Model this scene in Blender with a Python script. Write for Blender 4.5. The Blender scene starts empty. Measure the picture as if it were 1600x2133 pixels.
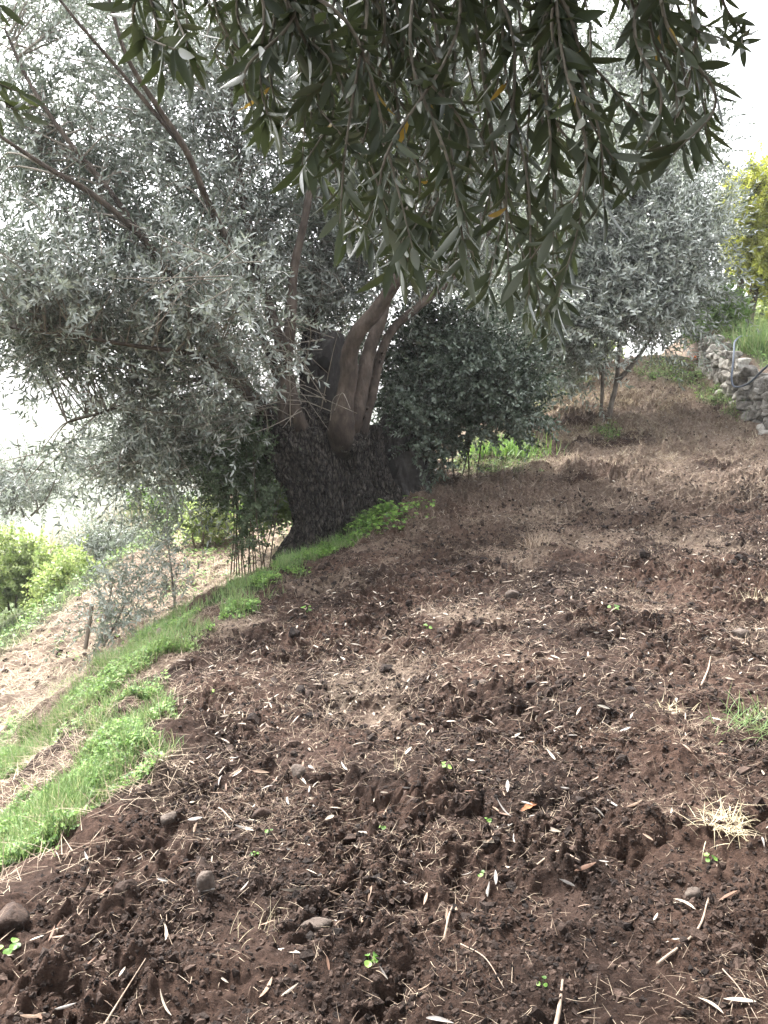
import bpy, math
import numpy as np
from mathutils import Vector, Matrix

rng = np.random.default_rng(7)
R = math.radians
scene = bpy.context.scene
COL = scene.collection

# ------------------------------------------------------------------ camera
F = 1677.0                                   # focal length in photo pixels (1600 x 2133)
PITCH = R(8.0)
CAM = np.array([0.0, 0.0, 1.55])
cd = bpy.data.cameras.new('camera'); cam = bpy.data.objects.new('camera', cd); COL.objects.link(cam)
cam.location = CAM; cam.rotation_euler = (R(90) - PITCH, 0, 0)
cd.sensor_fit = 'VERTICAL'; cd.angle = 2 * math.atan(1066.5 / F)
cd.clip_start = 0.05; cd.clip_end = 2000
scene.camera = cam

# ------------------------------------------------------------------ sky, sun, exposure
SUN_EL, SUN_AZ = 56.0, -38.0                 # azimuth measured from +Y towards +X
wd = bpy.data.worlds.new('World'); scene.world = wd; wd.use_nodes = True
nt = wd.node_tree; nt.nodes.clear()
out = nt.nodes.new('ShaderNodeOutputWorld'); bg = nt.nodes.new('ShaderNodeBackground')
sky = nt.nodes.new('ShaderNodeTexSky'); sky.sky_type = 'NISHITA'; sky.sun_disc = False
sky.sun_elevation = R(SUN_EL); sky.sun_rotation = R(SUN_AZ)
sky.air_density = 1.0; sky.dust_density = 5.0; sky.ozone_density = 1.0
hs = nt.nodes.new('ShaderNodeHueSaturation'); hs.inputs['Saturation'].default_value = 0.2
nt.links.new(sky.outputs[0], hs.inputs['Color']); nt.links.new(hs.outputs[0], bg.inputs[0])
bg.inputs[1].default_value = 0.15
nt.links.new(bg.outputs[0], out.inputs[0])
sd = bpy.data.lights.new('sun', 'SUN'); sun = bpy.data.objects.new('sun', sd); COL.objects.link(sun)
sd.energy = 2.2; sd.angle = R(12); sd.color = (1.0, 0.98, 0.95)
sv = Vector((math.sin(R(SUN_AZ)) * math.cos(R(SUN_EL)), math.cos(R(SUN_AZ)) * math.cos(R(SUN_EL)), math.sin(R(SUN_EL))))
sun.rotation_euler = (-sv).to_track_quat('-Z', 'Y').to_euler()
sun.location = (-10, 12, 25)
scene.view_settings.view_transform = 'Standard'; scene.view_settings.look = 'None'
scene.view_settings.exposure = 2.6; scene.view_settings.gamma = 1.0
scene.cycles.max_bounces = 6; scene.cycles.diffuse_bounces = 3; scene.cycles.glossy_bounces = 2
scene.cycles.transmission_bounces = 4; scene.cycles.transparent_max_bounces = 4
scene.cycles.use_denoising = True
scene.cycles.sample_clamp_indirect = 6

# ------------------------------------------------------------------ maths helpers
def P(u, v, depth):
    """photo pixel (1600 x 2133) at a given distance along the view axis -> world point"""
    cp, sp = math.cos(PITCH), math.sin(PITCH)
    a = (u - 800) / F; b = (1066.5 - v) / F
    return np.array([CAM[0] + depth * a, CAM[1] + depth * (cp + b * sp), CAM[2] + depth * (-sp + b * cp)])

def hash2(ix, iy, seed):
    h = (ix.astype(np.int64) * 374761393 + iy.astype(np.int64) * 668265263 + seed * 2246822519) & 0xffffffff
    h = ((h ^ (h >> 13)) * 1274126177) & 0xffffffff
    return ((h ^ (h >> 16)) & 0xffff) / 65535.0

def noise(x, y, s=1.0, seed=0):
    x = np.asarray(x, float) / s; y = np.asarray(y, float) / s
    ix = np.floor(x); iy = np.floor(y); fx = x - ix; fy = y - iy
    fx = fx * fx * (3 - 2 * fx); fy = fy * fy * (3 - 2 * fy)
    a = hash2(ix, iy, seed); b = hash2(ix + 1, iy, seed); c = hash2(ix, iy + 1, seed); d = hash2(ix + 1, iy + 1, seed)
    return (a * (1 - fx) + b * fx) * (1 - fy) + (c * (1 - fx) + d * fx) * fy

def fbm(x, y, s, seed=0, n=3):
    t = 0; a = 0.5; k = 0
    for i in range(n):
        t = t + a * noise(x, y, s * 0.5 ** i, seed + 17 * i); k += a; a *= 0.5
    return t / k

def sstep(t):
    t = np.clip(t, 0, 1); return t * t * (3 - 2 * t)

# ------------------------------------------------------------------ terrain shape
def edge_x(y):  return np.interp(y, [-8, 1, 2.4, 2.9, 3.5, 4.3, 5.2, 6.1, 6.9, 7.8, 9, 10.2, 11.3, 12.6, 15, 20, 40], [-1.2, -1.2, -1.2, -1.08, -.92, -1.2, -1.42, -1.28, -1.03, -.7, -.2, .3, 1.1, 1.9, 2.4, 2.8, 3.5])
def edge2_x(y): return np.interp(y, [-8, 4, 8, 11, 13.5, 16, 22, 40], [-4.6, -4.5, -4.15, -3.85, -3.0, -2.0, -1, 0])
def wall_x(y):  return np.interp(y, [-8, 9, 11, 14, 16, 30], [5.2, 5.2, 5.3, 5.62, 5.85, 7.5])

def ground_z(x, y):
    x = np.asarray(x, float); y = np.asarray(y, float)
    yc = np.clip(y - 4.6, 0, 10.9)
    z = 0.0149 * yc ** 2 - 0.16 * np.clip(y - 17, 0, 1e9) * np.where(y > 17, 1, 0) * np.clip((y - 17) / 4, 0, 1)
    z = z + np.where(x > 0, 0.1 * np.clip(x, 0, 5.6), 0.05 * np.clip(x, -30, 0))
    d = edge_x(y) - x + (fbm(x, y, 0.6, 5) - .5) * .35
    z = z - 0.95 * sstep(d / 2.1) ** .9 - 0.06 * np.clip(d - 1.8, 0, 20)
    d2 = edge2_x(y) - x + (fbm(x, y, 0.8, 6) - .5) * .4
    z = z - 1.3 * sstep(d2 / 1.6) - 0.22 * np.clip(d2 - 1.6, 0, 70)
    z = z - .26 * np.exp(-(((x + .95) / .75) ** 2 + ((y - 8.5) / .8) ** 2))
    w = x - wall_x(y)
    z = z + 0.5 * sstep(w / 0.25 - .4) + 0.02 * np.clip(w, 0, 8)
    return np.maximum(z, -26 + 3 * fbm(x, y, 30, 9))

def on_soil(x, y):                     # 1 on the tilled terrace, 0 on banks
    d = edge_x(y) - x
    return sstep((0.1 - d) / .35) * sstep((wall_x(y) - x - .05) / .3)

def sight(u, v):
    """where the sight line of a photo pixel meets the smooth terrain"""
    t = np.linspace(.8, 60, 6000); d = P(u, v, 1.0) - CAM
    pts = CAM[None] + t[:, None] * d[None]
    below = pts[:, 2] < ground_z(pts[:, 0], pts[:, 1])
    return pts[int(np.argmax(below)) if below.any() else 400]

PATCHES = [(sight(u, v), r) for u, v, r in ((1045, 950, .75), (985, 968, .35), (1395, 775, .8), (1490, 822, .35), (1425, 792, .4), (1150, 800, .8), (1545, 852, .35), (1265, 900, .3), (1100, 850, .4))]

def grass_amt(x, y):
    x = np.asarray(x, float); y = np.asarray(y, float)
    d = edge_x(y) - x + (fbm(x, y, .3, 23) - .5) * .5; n = fbm(x, y, .6, 21); n2 = fbm(x, y, .22, 22)
    pt = sstep((n * .45 + n2 * .55 - .51) / .08)
    g = sstep((d + .10) / .2) * sstep((1.65 - d) / .4) * pt * np.where(y > 9.5, .3, 1) * sstep((y - 2.25) / .4)
    g = np.maximum(g, sstep((d + .32) / .2) * sstep((.6 - d) / .3) * (y > 5.0) * (y < 9.8) * sstep((n2 - .42) / .14))
    d2 = edge2_x(y) - x
    g = np.maximum(g, sstep((d2 + .35) / .3) * sstep((n2 + .1 - .2) / .2))
    for c, r in PATCHES:
        q = np.hypot((x - c[0]), (y - c[1]) * .7) + (fbm(x, y, .4, 24) - .5) * r * .8
        g = np.maximum(g, sstep((r - q) / (.5 * r)) * sstep((n2 - .25) / .2))
    w = x - wall_x(y)
    g = np.maximum(g, sstep((w - .3) / .3) * .9)
    return g

FLATS = [P(1340, 1790, 3.05), P(520, 1950, 2.5), P(640, 1560, 3.75), P(1150, 2010, 2.45), P(880, 1990, 2.5), P(760, 1500, 4.1), P(1480, 1600, 3.6)]
FLATR = [(.14, .26), (.13, .2), (.14, .4), (.1, .13), (.09, .1), (.2, .12), (.16, .16)]

def flat_amt(x, y):
    f = np.zeros_like(np.asarray(x, float))
    for c, (a, b) in zip(FLATS, FLATR):
        q = np.hypot((x - c[0]) / a, (y - c[1]) / b) + (fbm(x, y, .12, 3) - .5) * 1.3
        f = np.maximum(f, .75 * sstep((1.05 - q) / .5))
    return f

def micro(x, y):
    s = on_soil(x, y); g = grass_amt(x, y)
    a = (fbm(x, y, 1.1, 31, 2) - .5) * .13
    wx = x + (noise(x, y, .11, 46) - .5) * .09; wy = y + (noise(x, y, .11, 47) - .5) * .09
    b1 = np.abs(fbm(wx, wy, .30, 41, 2) * 2 - 1); b2 = np.abs(noise(wx, wy, .11, 42) * 2 - 1); b3 = np.abs(noise(wx, wy, .05, 43) * 2 - 1); b4 = noise(x, y, .022, 48)
    c = fbm(x, y, .05, 43, 3); f = flat_amt(x, y)
    k = (.45 + .9 * sstep((fbm(x, y, .5, 49) - .35) / .3)) * (1 + .7 * sstep((y - 5) / 6))
    rough = ((b1 - .25) * .105 + (b2 - .5) * .040 + (b3 - .5) * .036 + (b4 - .5) * .028) * k
    lo = (fbm(x, y, .4, 44, 3) - .5) * .16 + (np.abs(fbm(x, y, .16, 45, 2) * 2 - 1) - .4) * .07
    far = np.clip(1 - (np.hypot(x, y) - 25) / 15, 0, 1)
    return (s * (a + rough * (1 - f) - .03 * f + f * ((c - .5) * .014 + (b4 - .5) * .012 + (b3 - .5) * .01)) + (1 - s) * lo) * far

def H(x, y): return ground_z(x, y) + micro(x, y)

def ray_ground(u, v):
    """where the sight line of a photo pixel meets the terrain"""
    t = np.linspace(.8, 60, 6000)
    d = P(u, v, 1.0) - CAM
    pts = CAM[None] + t[:, None] * d[None]
    below = pts[:, 2] < ground_z(pts[:, 0], pts[:, 1])
    i = int(np.argmax(below)) if below.any() else 400
    p = pts[i]; return np.array([p[0], p[1], float(H(p[0], p[1]))])

# ------------------------------------------------------------------ mesh helpers
def mesh_np(name, verts, faces, mat=None, parent=None, smooth=True, mat_idx=None, attrs=None):
    me = bpy.data.meshes.new(name)
    verts = np.ascontiguousarray(verts, np.float32); faces = np.ascontiguousarray(faces, np.int32)
    n, k = faces.shape
    me.vertices.add(len(verts)); me.vertices.foreach_set('co', verts.ravel())
    me.loops.add(n * k); me.loops.foreach_set('vertex_index', faces.ravel())
    me.polygons.add(n); me.polygons.foreach_set('loop_start', np.arange(0, n * k, k, dtype=np.int32))
    me.polygons.foreach_set('use_smooth', np.full(n, smooth, bool))
    mats = mat if isinstance(mat, (list, tuple)) else [mat]
    for m in mats:
        if m: me.materials.append(m)
    if mat_idx is not None: me.polygons.foreach_set('material_index', np.ascontiguousarray(mat_idx, np.int32))
    for an, av in (attrs or {}).items():
        at = me.attributes.new(an, 'FLOAT', 'POINT'); at.data.foreach_set('value', np.ascontiguousarray(av, np.float32))
    me.update(); me.validate()
    o = bpy.data.objects.new(name, me); COL.objects.link(o)
    if parent: o.parent = parent; o.matrix_parent_inverse = Matrix.Translation(-parent.location)
    return o

def tag(o, label=None, cat=None, group=None, kind=None):
    if label: o['label'] = label
    if cat: o['category'] = cat
    if group: o['group'] = group
    if kind: o['kind'] = kind
    return o

def thing(name, label, cat, loc, group=None):
    o = bpy.data.objects.new(name, None); COL.objects.link(o)
    o.location = Vector([float(c) for c in loc]); o.empty_display_size = .1
    return tag(o, label, cat, group)

class Geo:
    """collects quads (and degenerate-free tris as quads of 4) into one mesh"""
    def __init__(s): s.v = []; s.f = []; s.n = 0
    def add(s, v, f):
        v = np.asarray(v); s.v.append(v); s.f.append(np.asarray(f) + s.n); s.n += len(v)
    def build(s, name, mat, parent=None, smooth=True):
        return mesh_np(name, np.concatenate(s.v), np.concatenate(s.f), mat, parent, smooth)

def catmull(pts, n):
    p = np.asarray(pts, float)
    if len(p) == 2: p = np.array([p[0], (p[0] + p[1]) / 2, p[1]])
    e = np.vstack([2 * p[0] - p[1], p, 2 * p[-1] - p[-2]])
    m = len(p) - 1; t = np.linspace(0, m, n); i = np.minimum(t.astype(int), m - 1); f = (t - i)[:, None]
    a, b, c, d = e[i], e[i + 1], e[i + 2], e[i + 3]
    return .5 * ((2 * b) + (c - a) * f + (2 * a - 5 * b + 4 * c - d) * f ** 2 + (3 * b - a - 3 * c + d) * f ** 3)

def tube(pts, radii, n=24, seg=8, bump=0.0, seed=0, cap=True):
    c = catmull(pts, n); r = np.interp(np.linspace(0, 1, n), np.linspace(0, 1, len(radii)), radii)
    t = np.gradient(c, axis=0); t /= np.linalg.norm(t, axis=1, keepdims=True) + 1e-9
    ref = np.array([.3, .9, .2]) if abs(t[0] @ np.array([.3, .9, .2])) < .9 else np.array([1., 0, 0])
    u = np.cross(t, ref); u /= np.linalg.norm(u, axis=1, keepdims=True) + 1e-9; w = np.cross(t, u)
    th = np.linspace(0, 2 * np.pi, seg, endpoint=False)
    k = np.ones((n, seg))
    if bump:
        ii, jj = np.meshgrid(np.arange(n), np.arange(seg), indexing='ij')
        k = 1 + bump * (fbm(np.cos(th)[None] * 3 + seed * 7 + ii * .13, np.sin(th)[None] * 3 + ii * .22, 1.0, seed, 3) - .5) * 2
    v = c[:, None] + (r[:, None] * k)[..., None] * (np.cos(th)[None, :, None] * u[:, None] + np.sin(th)[None, :, None] * w[:, None])
    i = np.arange(n - 1)[:, None] * seg; j = np.arange(seg)[None]; j2 = (j + 1) % seg
    f = np.stack([i + j, i + j2, i + seg + j2, i + seg + j], -1).reshape(-1, 4)
    v = v.reshape(-1, 3)
    if cap:
        v = np.vstack([v, c[-1] + t[-1] * r[-1] * .3, c[0]])
        l = (n - 1) * seg; e = len(v) - 2; b = len(v) - 1
        js = np.arange(0, seg, 2)
        f = np.vstack([f, np.stack([l + js, l + (js + 1) % seg, l + (js + 2) % seg, np.full_like(js, e)], -1),
                       np.stack([(js + 2) % seg, (js + 1) % seg, js, np.full_like(js, b)], -1)])
    return v, f

def rot_frames(d, up):
    """rotation matrices whose z axis is d and x axis close to up x d"""
    d = d / (np.linalg.norm(d, axis=1, keepdims=True) + 1e-9)
    x = np.cross(up, d); x /= np.linalg.norm(x, axis=1, keepdims=True) + 1e-9
    y = np.cross(d, x)
    return np.stack([x, y, d], -1)

def stamp(V, Fc, pos, rot, scale):
    n, m = len(pos), len(V)
    sc = np.asarray(scale); sc = sc.reshape(-1, 1, 1) if sc.ndim == 1 else sc[:, None, :]
    v = np.einsum('nij,nmj->nmi', rot, V[None] * sc) + pos[:, None]
    f = Fc[None] + (np.arange(n) * m)[:, None, None]
    return v.reshape(-1, 3), f.reshape(-1, Fc.shape[1])

# ------------------------------------------------------------------ materials
def new_mat(name):
    m = bpy.data.materials.new(name); m.use_nodes = True
    n = m.node_tree; n.nodes.clear()
    return m, n, (lambda t, **k: _node(n, t, **k)), n.links.new

def _node(n, t, **k):
    x = n.nodes.new(t)
    for a, b in k.items():
        if a.startswith('i_'): x.inputs[a[2:].replace('_', ' ')].default_value = b
        else: setattr(x, a, b)
    return x

def ramp(N, cols, pos=None):
    r = N('ShaderNodeValToRGB'); e = r.color_ramp.elements
    pos = np.linspace(0, 1, len(cols)) if pos is None else pos
    while len(e) < len(cols): e.new(.5)
    for el, c, p in zip(e, cols, pos): el.position = float(p); el.color = (*c, 1)
    return r

def leaf_mat(name, tops, unders, trans=.25, rough=.42, tcol=None, spec=.5):
    m, n, N, L = new_mat(name)
    g = N('ShaderNodeNewGeometry'); ra = ramp(N, tops); rb = ramp(N, unders)
    L(g.outputs['Random Per Island'], ra.inputs[0]); L(g.outputs['Random Per Island'], rb.inputs[0])
    mx = N('ShaderNodeMix', data_type='RGBA'); L(g.outputs['Backfacing'], mx.inputs[0]); L(ra.outputs[0], mx.inputs[6]); L(rb.outputs[0], mx.inputs[7])
    b = N('ShaderNodeBsdfPrincipled'); L(mx.outputs[2], b.inputs['Base Color']); b.inputs['Roughness'].default_value = rough
    b.inputs['Specular IOR Level'].default_value = spec
    t = N('ShaderNodeBsdfTranslucent'); 
    if tcol: t.inputs[0].default_value = (*tcol, 1)
    else: L(ra.outputs[0], t.inputs[0])
    s = N('ShaderNodeMixShader'); s.inputs[0].default_value = trans
    L(b.outputs[0], s.inputs[1]); L(t.outputs[0], s.inputs[2])
    o = N('ShaderNodeOutputMaterial'); L(s.outputs[0], o.inputs[0]); return m

def rough_mat(name, cols, scale=8, detail=6, bump=.4, bscale=None, rough=.85, stretch=(1, 1, 1), island=False, dist=.01):
    m, n, N, L = new_mat(name)
    tc = N('ShaderNodeNewGeometry'); mp = N('ShaderNodeMapping'); mp.inputs['Scale'].default_value = stretch
    L(tc.outputs['Position'], mp.inputs[0])
    no = N('ShaderNodeTexNoise'); no.inputs['Scale'].default_value = scale; no.inputs['Detail'].default_value = detail; no.inputs['Roughness'].default_value = .65
    L(mp.outputs[0], no.inputs[0])
    r = ramp(N, cols, np.linspace(.28, .72, len(cols)))
    if island:
        ma = N('ShaderNodeMath', operation='MULTIPLY_ADD'); L(tc.outputs['Random Per Island'], ma.inputs[0]); ma.inputs[1].default_value = .36
        m2 = N('ShaderNodeMath', operation='ADD'); L(no.outputs[0], ma.inputs[2]); L(ma.outputs[0], m2.inputs[0]); m2.inputs[1].default_value = -.18
        L(m2.outputs[0], r.inputs[0])
    else: L(no.outputs[0], r.inputs[0])
    b = N('ShaderNodeBsdfPrincipled'); L(r.outputs[0], b.inputs['Base Color']); b.inputs['Roughness'].default_value = rough
    b.inputs['Specular IOR Level'].default_value = .25
    if bump:
        n2 = N('ShaderNodeTexNoise'); n2.inputs['Scale'].default_value = bscale or scale * 3; n2.inputs['Detail'].default_value = 5
        L(mp.outputs[0], n2.inputs[0])
        bp = N('ShaderNodeBump'); bp.inputs['Strength'].default_value = bump; bp.inputs['Distance'].default_value = dist
        L(n2.outputs[0], bp.inputs['Height']); L(bp.outputs[0], b.inputs['Normal'])
    o = N('ShaderNodeOutputMaterial'); L(b.outputs[0], o.inputs[0]); return m

def soil_mat():
    m, n, N, L = new_mat('tilled_soil')
    g = N('ShaderNodeNewGeometry')
    def nz(scale, det=5, rg=.6):
        x = N('ShaderNodeTexNoise'); x.inputs['Scale'].default_value = scale; x.inputs['Detail'].default_value = det; x.inputs['Roughness'].default_value = rg
        L(g.outputs['Position'], x.inputs[0]); return x
    big = nz(1.3, 4); fine = nz(34, 10, .78); grit = nz(190, 5, .75)
    r1 = ramp(N, [(.006, .0036, .0027), (.025, .015, .011), (.072, .046, .035)], [.3, .5, .72]); L(fine.outputs[0], r1.inputs[0])
    r2 = ramp(N, [(.020, .0118, .0085), (.078, .0465, .034), (.165, .104, .078)], [.3, .5, .72]); L(fine.outputs[0], r2.inputs[0])
    rb = ramp(N, [(0, 0, 0), (1, 1, 1)], [.36, .6]); L(big.outputs[0], rb.inputs[0])
    m1 = N('ShaderNodeMix', data_type='RGBA'); L(rb.outputs[0], m1.inputs[0]); L(r1.outputs[0], m1.inputs[6]); L(r2.outputs[0], m1.inputs[7])
    def attr(nm):
        a = N('ShaderNodeAttribute'); a.attribute_name = nm; return a
    # trodden red-brown subsoil where it was pressed flat
    m2 = N('ShaderNodeMix', data_type='RGBA'); L(attr('flat').outputs['Fac'], m2.inputs[0]); L(m1.outputs[2], m2.inputs[6])
    rf = ramp(N, [(.062, .038, .029), (.105, .068, .053)], [.35, .65]); L(fine.outputs[0], rf.inputs[0]); L(rf.outputs[0], m2.inputs[7])
    # dry, mown straw-covered soil further off
    m3 = N('ShaderNodeMix', data_type='RGBA'); L(attr('straw').outputs['Fac'], m3.inputs[0]); L(m2.outputs[2], m3.inputs[6])
    rs = ramp(N, [(.08, .052, .04), (.23, .17, .13), (.44, .37, .28)], [.3, .5, .7]); L(fine.outputs[0], rs.inputs[0]); L(rs.outputs[0], m3.inputs[7])
    m4 = N('ShaderNodeMix', data_type='RGBA'); L(attr('grass').outputs['Fac'], m4.inputs[0]); L(m3.outputs[2], m4.inputs[6])
    rg = ramp(N, [(.025, .035, .012), (.05, .085, .022)], [.35, .65]); L(fine.outputs[0], rg.inputs[0]); L(rg.outputs[0], m4.inputs[7])
    m5 = N('ShaderNodeMix', data_type='RGBA'); L(attr('far').outputs['Fac'], m5.inputs[0]); L(m4.outputs[2], m5.inputs[6])
    rr = ramp(N, [(.05, .075, .035), (.12, .14, .07), (.22, .2, .13)], [.35, .5, .65]); L(nz(.25, 6).outputs[0], rr.inputs[0]); L(rr.outputs[0], m5.inputs[7])
    b = N('ShaderNodeBsdfPrincipled'); L(m5.outputs[2], b.inputs['Base Color']); b.inputs['Roughness'].default_value = .92; b.inputs['Specular IOR Level'].default_value = .15
    ad = N('ShaderNodeMath', operation='MULTIPLY_ADD'); L(grit.outputs[0], ad.inputs[0]); ad.inputs[1].default_value = .4; L(fine.outputs[0], ad.inputs[2])
    bp = N('ShaderNodeBump'); bp.inputs['Strength'].default_value = 1.0; bp.inputs['Distance'].default_value = .03
    L(ad.outputs[0], bp.inputs['Height']); L(bp.outputs[0], b.inputs['Normal'])
    o = N('ShaderNodeOutputMaterial'); L(b.outputs[0], o.inputs[0]); return m

M = {}
M['soil'] = soil_mat()
M['crumb'] = rough_mat('soil_crumb', [(.009, .0055, .0042), (.029, .0178, .013), (.078, .051, .039)], 20, bump=.6, bscale=120, island=True)
M['straw'] = leaf_mat('straw', [(.10, .065, .045), (.20, .14, .10), (.30, .23, .165), (.42, .35, .26), (.14, .09, .065), (.24, .18, .13)], [(.13, .09, .065), (.3, .23, .17), (.38, .31, .23)], .1, .7, spec=.2)
M['dead'] = leaf_mat('dead_leaf', [(.10, .065, .047), (.22, .165, .125), (.33, .28, .225), (.16, .10, .07), (.42, .38, .32)], [(.18, .13, .1), (.32, .28, .23), (.44, .4, .35)], .08, .6, spec=.3)
M['dead_cream'] = rough_mat('cream_dry_leaf', [(.27, .22, .17), (.45, .39, .32)], 60, bump=.3, dist=.001, rough=.6)
M['dead_grey'] = rough_mat('grey_dry_leaf', [(.17, .15, .135), (.33, .305, .28)], 60, bump=.3, dist=.001, rough=.6)
M['dead_tan'] = rough_mat('tan_dry_leaf', [(.15, .10, .07), (.28, .195, .14)], 60, bump=.3, dist=.001, rough=.6)
M['dead_brown'] = rough_mat('brown_dry_leaf', [(.1, .055, .035), (.2, .115, .08)], 60, bump=.3, dist=.001, rough=.6)
M['dead_orange'] = rough_mat('orange_dry_leaf', [(.12, .05, .025), (.30, .13, .055)], 40, bump=.4, dist=.002, rough=.6)
M['olive'] = leaf_mat('olive_leaf', [(.04, .055, .036), (.13, .155, .115), (.25, .285, .23), (.07, .09, .06), (.18, .21, .16)], [(.26, .29, .25), (.46, .49, .445), (.64, .67, .62)], .27, .36, spec=.75)
M['olive_young'] = leaf_mat('young_olive_leaf', [(.06, .08, .052), (.20, .23, .175), (.12, .145, .1), (.28, .31, .25)], [(.34, .38, .33), (.52, .55, .5), (.68, .71, .66)], .3, .36, spec=.75)
M['olive_pale'] = leaf_mat('pale_sapling_leaf', [(.14, .17, .12), (.24, .27, .2)], [(.42, .46, .4), (.6, .63, .57)], .35, .4)
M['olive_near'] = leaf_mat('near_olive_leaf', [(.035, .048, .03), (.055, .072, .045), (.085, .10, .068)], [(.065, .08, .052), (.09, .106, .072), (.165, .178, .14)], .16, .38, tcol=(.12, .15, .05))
M['yellow_leaf'] = leaf_mat('yellow_leaf', [(.45, .28, .05), (.55, .38, .08)], [(.5, .36, .1), (.55, .42, .12)], .3, .45)
M['bush_dark'] = leaf_mat('dark_bush_leaf', [(.016, .03, .016), (.035, .06, .03), (.07, .105, .06)], [(.09, .12, .085), (.2, .24, .18)], .2, .32, spec=.7)
M['sucker'] = leaf_mat('sucker_leaf', [(.04, .07, .028), (.06, .095, .04), (.08, .12, .045)], [(.11, .15, .08), (.15, .19, .11)], .25, .42)
M['yellowgreen'] = leaf_mat('yellow_green_leaf', [(.34, .38, .05), (.46, .48, .07), (.26, .33, .05), (.56, .54, .1)], [(.33, .34, .08), (.5, .5, .14)], .5, .5)
M['green'] = leaf_mat('green_leaf', [(.08, .17, .03), (.12, .22, .04), (.17, .27, .05)], [(.14, .22, .07), (.2, .28, .09)], .35, .45)
M['palebush'] = leaf_mat('pale_bush_leaf', [(.20, .29, .08), (.32, .40, .13), (.42, .46, .18)], [(.3, .38, .15), (.42, .48, .24)], .45, .5)
M['grass'] = leaf_mat('grass_blade', [(.07, .13, .035), (.12, .21, .06), (.2, .28, .09), (.40, .37, .22), (.14, .24, .07), (.34, .36, .16)], [(.1, .2, .05), (.2, .3, .1)], .4, .5)
M['weed'] = leaf_mat('weed_leaf', [(.045, .10, .02), (.14, .28, .045), (.29, .43, .10)], [(.13, .23, .06), (.24, .36, .11)], .4, .5)
M['drygrass'] = leaf_mat('dry_grass', [(.34, .27, .16), (.48, .40, .26), (.56, .5, .36)], [(.4, .33, .2), (.55, .47, .33)], .25, .7)
M['reed'] = leaf_mat('dry_reed', [(.22, .17, .11), (.38, .32, .22), (.52, .46, .36)], [(.3, .24, .16), (.46, .4, .3)], .15, .6)
M['bark'] = rough_mat('old_olive_bark', [(.014, .012, .010), (.055, .046, .039), (.17, .15, .13)], 34, 10, 1.0, 60, .9, (1, 1, .35), dist=.03)
def bark_cracks():
    m = M['bark']; n = m.node_tree; L = n.links.new; b = [q for q in n.nodes if q.type == 'BSDF_PRINCIPLED'][0]
    N = lambda t, **k: _node(n, t, **k)
    g = N('ShaderNodeNewGeometry'); mp = N('ShaderNodeMapping'); mp.inputs['Scale'].default_value = (1, 1, .42); L(g.outputs['Position'], mp.inputs[0])
    wn = N('ShaderNodeTexNoise'); wn.inputs['Scale'].default_value = 14; wn.inputs['Detail'].default_value = 4; L(mp.outputs[0], wn.inputs[0])
    ad = N('ShaderNodeMix', data_type='VECTOR'); ad.inputs[0].default_value = .07; L(mp.outputs[0], ad.inputs[4]); L(wn.outputs['Color'], ad.inputs[5])
    v = N('ShaderNodeTexVoronoi', feature='DISTANCE_TO_EDGE'); v.inputs['Scale'].default_value = 24; L(ad.outputs[1], v.inputs['Vector'])
    rp = ramp(N, [(.18, .17, .16), (1, 1, 1)], [.0, .16]); L(v.outputs['Distance'], rp.inputs[0])
    src = b.inputs['Base Color'].links[0].from_socket; mu = N('ShaderNodeMix', data_type='RGBA', blend_type='MULTIPLY'); mu.inputs[0].default_value = 1
    L(src, mu.inputs[6]); L(rp.outputs[0], mu.inputs[7]); L(mu.outputs[2], b.inputs['Base Color'])
    old = b.inputs['Normal'].links[0].from_socket; bp = N('ShaderNodeBump'); bp.inputs['Strength'].default_value = 1; bp.inputs['Distance'].default_value = .03
    L(rp.outputs[0], bp.inputs['Height']); L(old, bp.inputs['Normal']); L(bp.outputs[0], b.inputs['Normal'])
bark_cracks()
M['deadwood'] = rough_mat('grey_dead_wood', [(.018, .015, .014), (.04, .036, .033), (.085, .077, .07)], 9, 8, .8, 40, .9, (1, 1, .2), dist=.02)
M['limb'] = rough_mat('olive_limb_bark', [(.024, .018, .0135), (.07, .053, .042), (.14, .11, .088)], 9, 8, .9, 50, .85, (1, 1, .45), dist=.012)
def limb_mat():
    m = M['limb']; n = m.node_tree; b = [q for q in n.nodes if q.type == 'BSDF_PRINCIPLED'][0]
    src = b.inputs['Base Color'].links[0].from_socket
    a = n.nodes.new('ShaderNodeAttribute'); a.attribute_name = 'age'
    mx = n.nodes.new('ShaderNodeMix'); mx.data_type = 'RGBA'; mul = n.nodes.new('ShaderNodeMix'); mul.data_type = 'RGBA'; mul.blend_type = 'MULTIPLY'; mul.inputs[0].default_value = 1
    mul.inputs[7].default_value = (.36, .33, .31, 1)
    n.links.new(src, mul.inputs[6]); n.links.new(a.outputs['Fac'], mx.inputs[0]); n.links.new(src, mx.inputs[6]); n.links.new(mul.outputs[2], mx.inputs[7]); n.links.new(mx.outputs[2], b.inputs['Base Color'])
limb_mat()
M['paletrunk'] = rough_mat('pale_olive_bark', [(.05, .042, .034), (.12, .10, .082), (.2, .175, .15)], 20, 7, .6, 60, .85, (1, 1, .5), dist=.006)
M['twig'] = rough_mat('olive_twig', [(.11, .092, .072), (.3, .265, .22)], 12, 4, .2, 50, .8)
M['stem'] = rough_mat('shrub_stem', [(.05, .04, .028), (.11, .09, .06)], 20, 4, .3, 60, .85)
M['stone'] = rough_mat('field_stone', [(.05, .037, .03), (.09, .07, .058), (.15, .125, .105)], 25, 7, .7, 90, .9)
M['wallstone'] = rough_mat('limestone', [(.09, .082, .07), (.26, .24, .21), (.42, .40, .36)], 12, 8, .9, 60, .9, island=True)
M['stick'] = rough_mat('dry_stick', [(.2, .14, .1), (.42, .33, .26)], 30, 5, .4, 90, .8)
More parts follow.
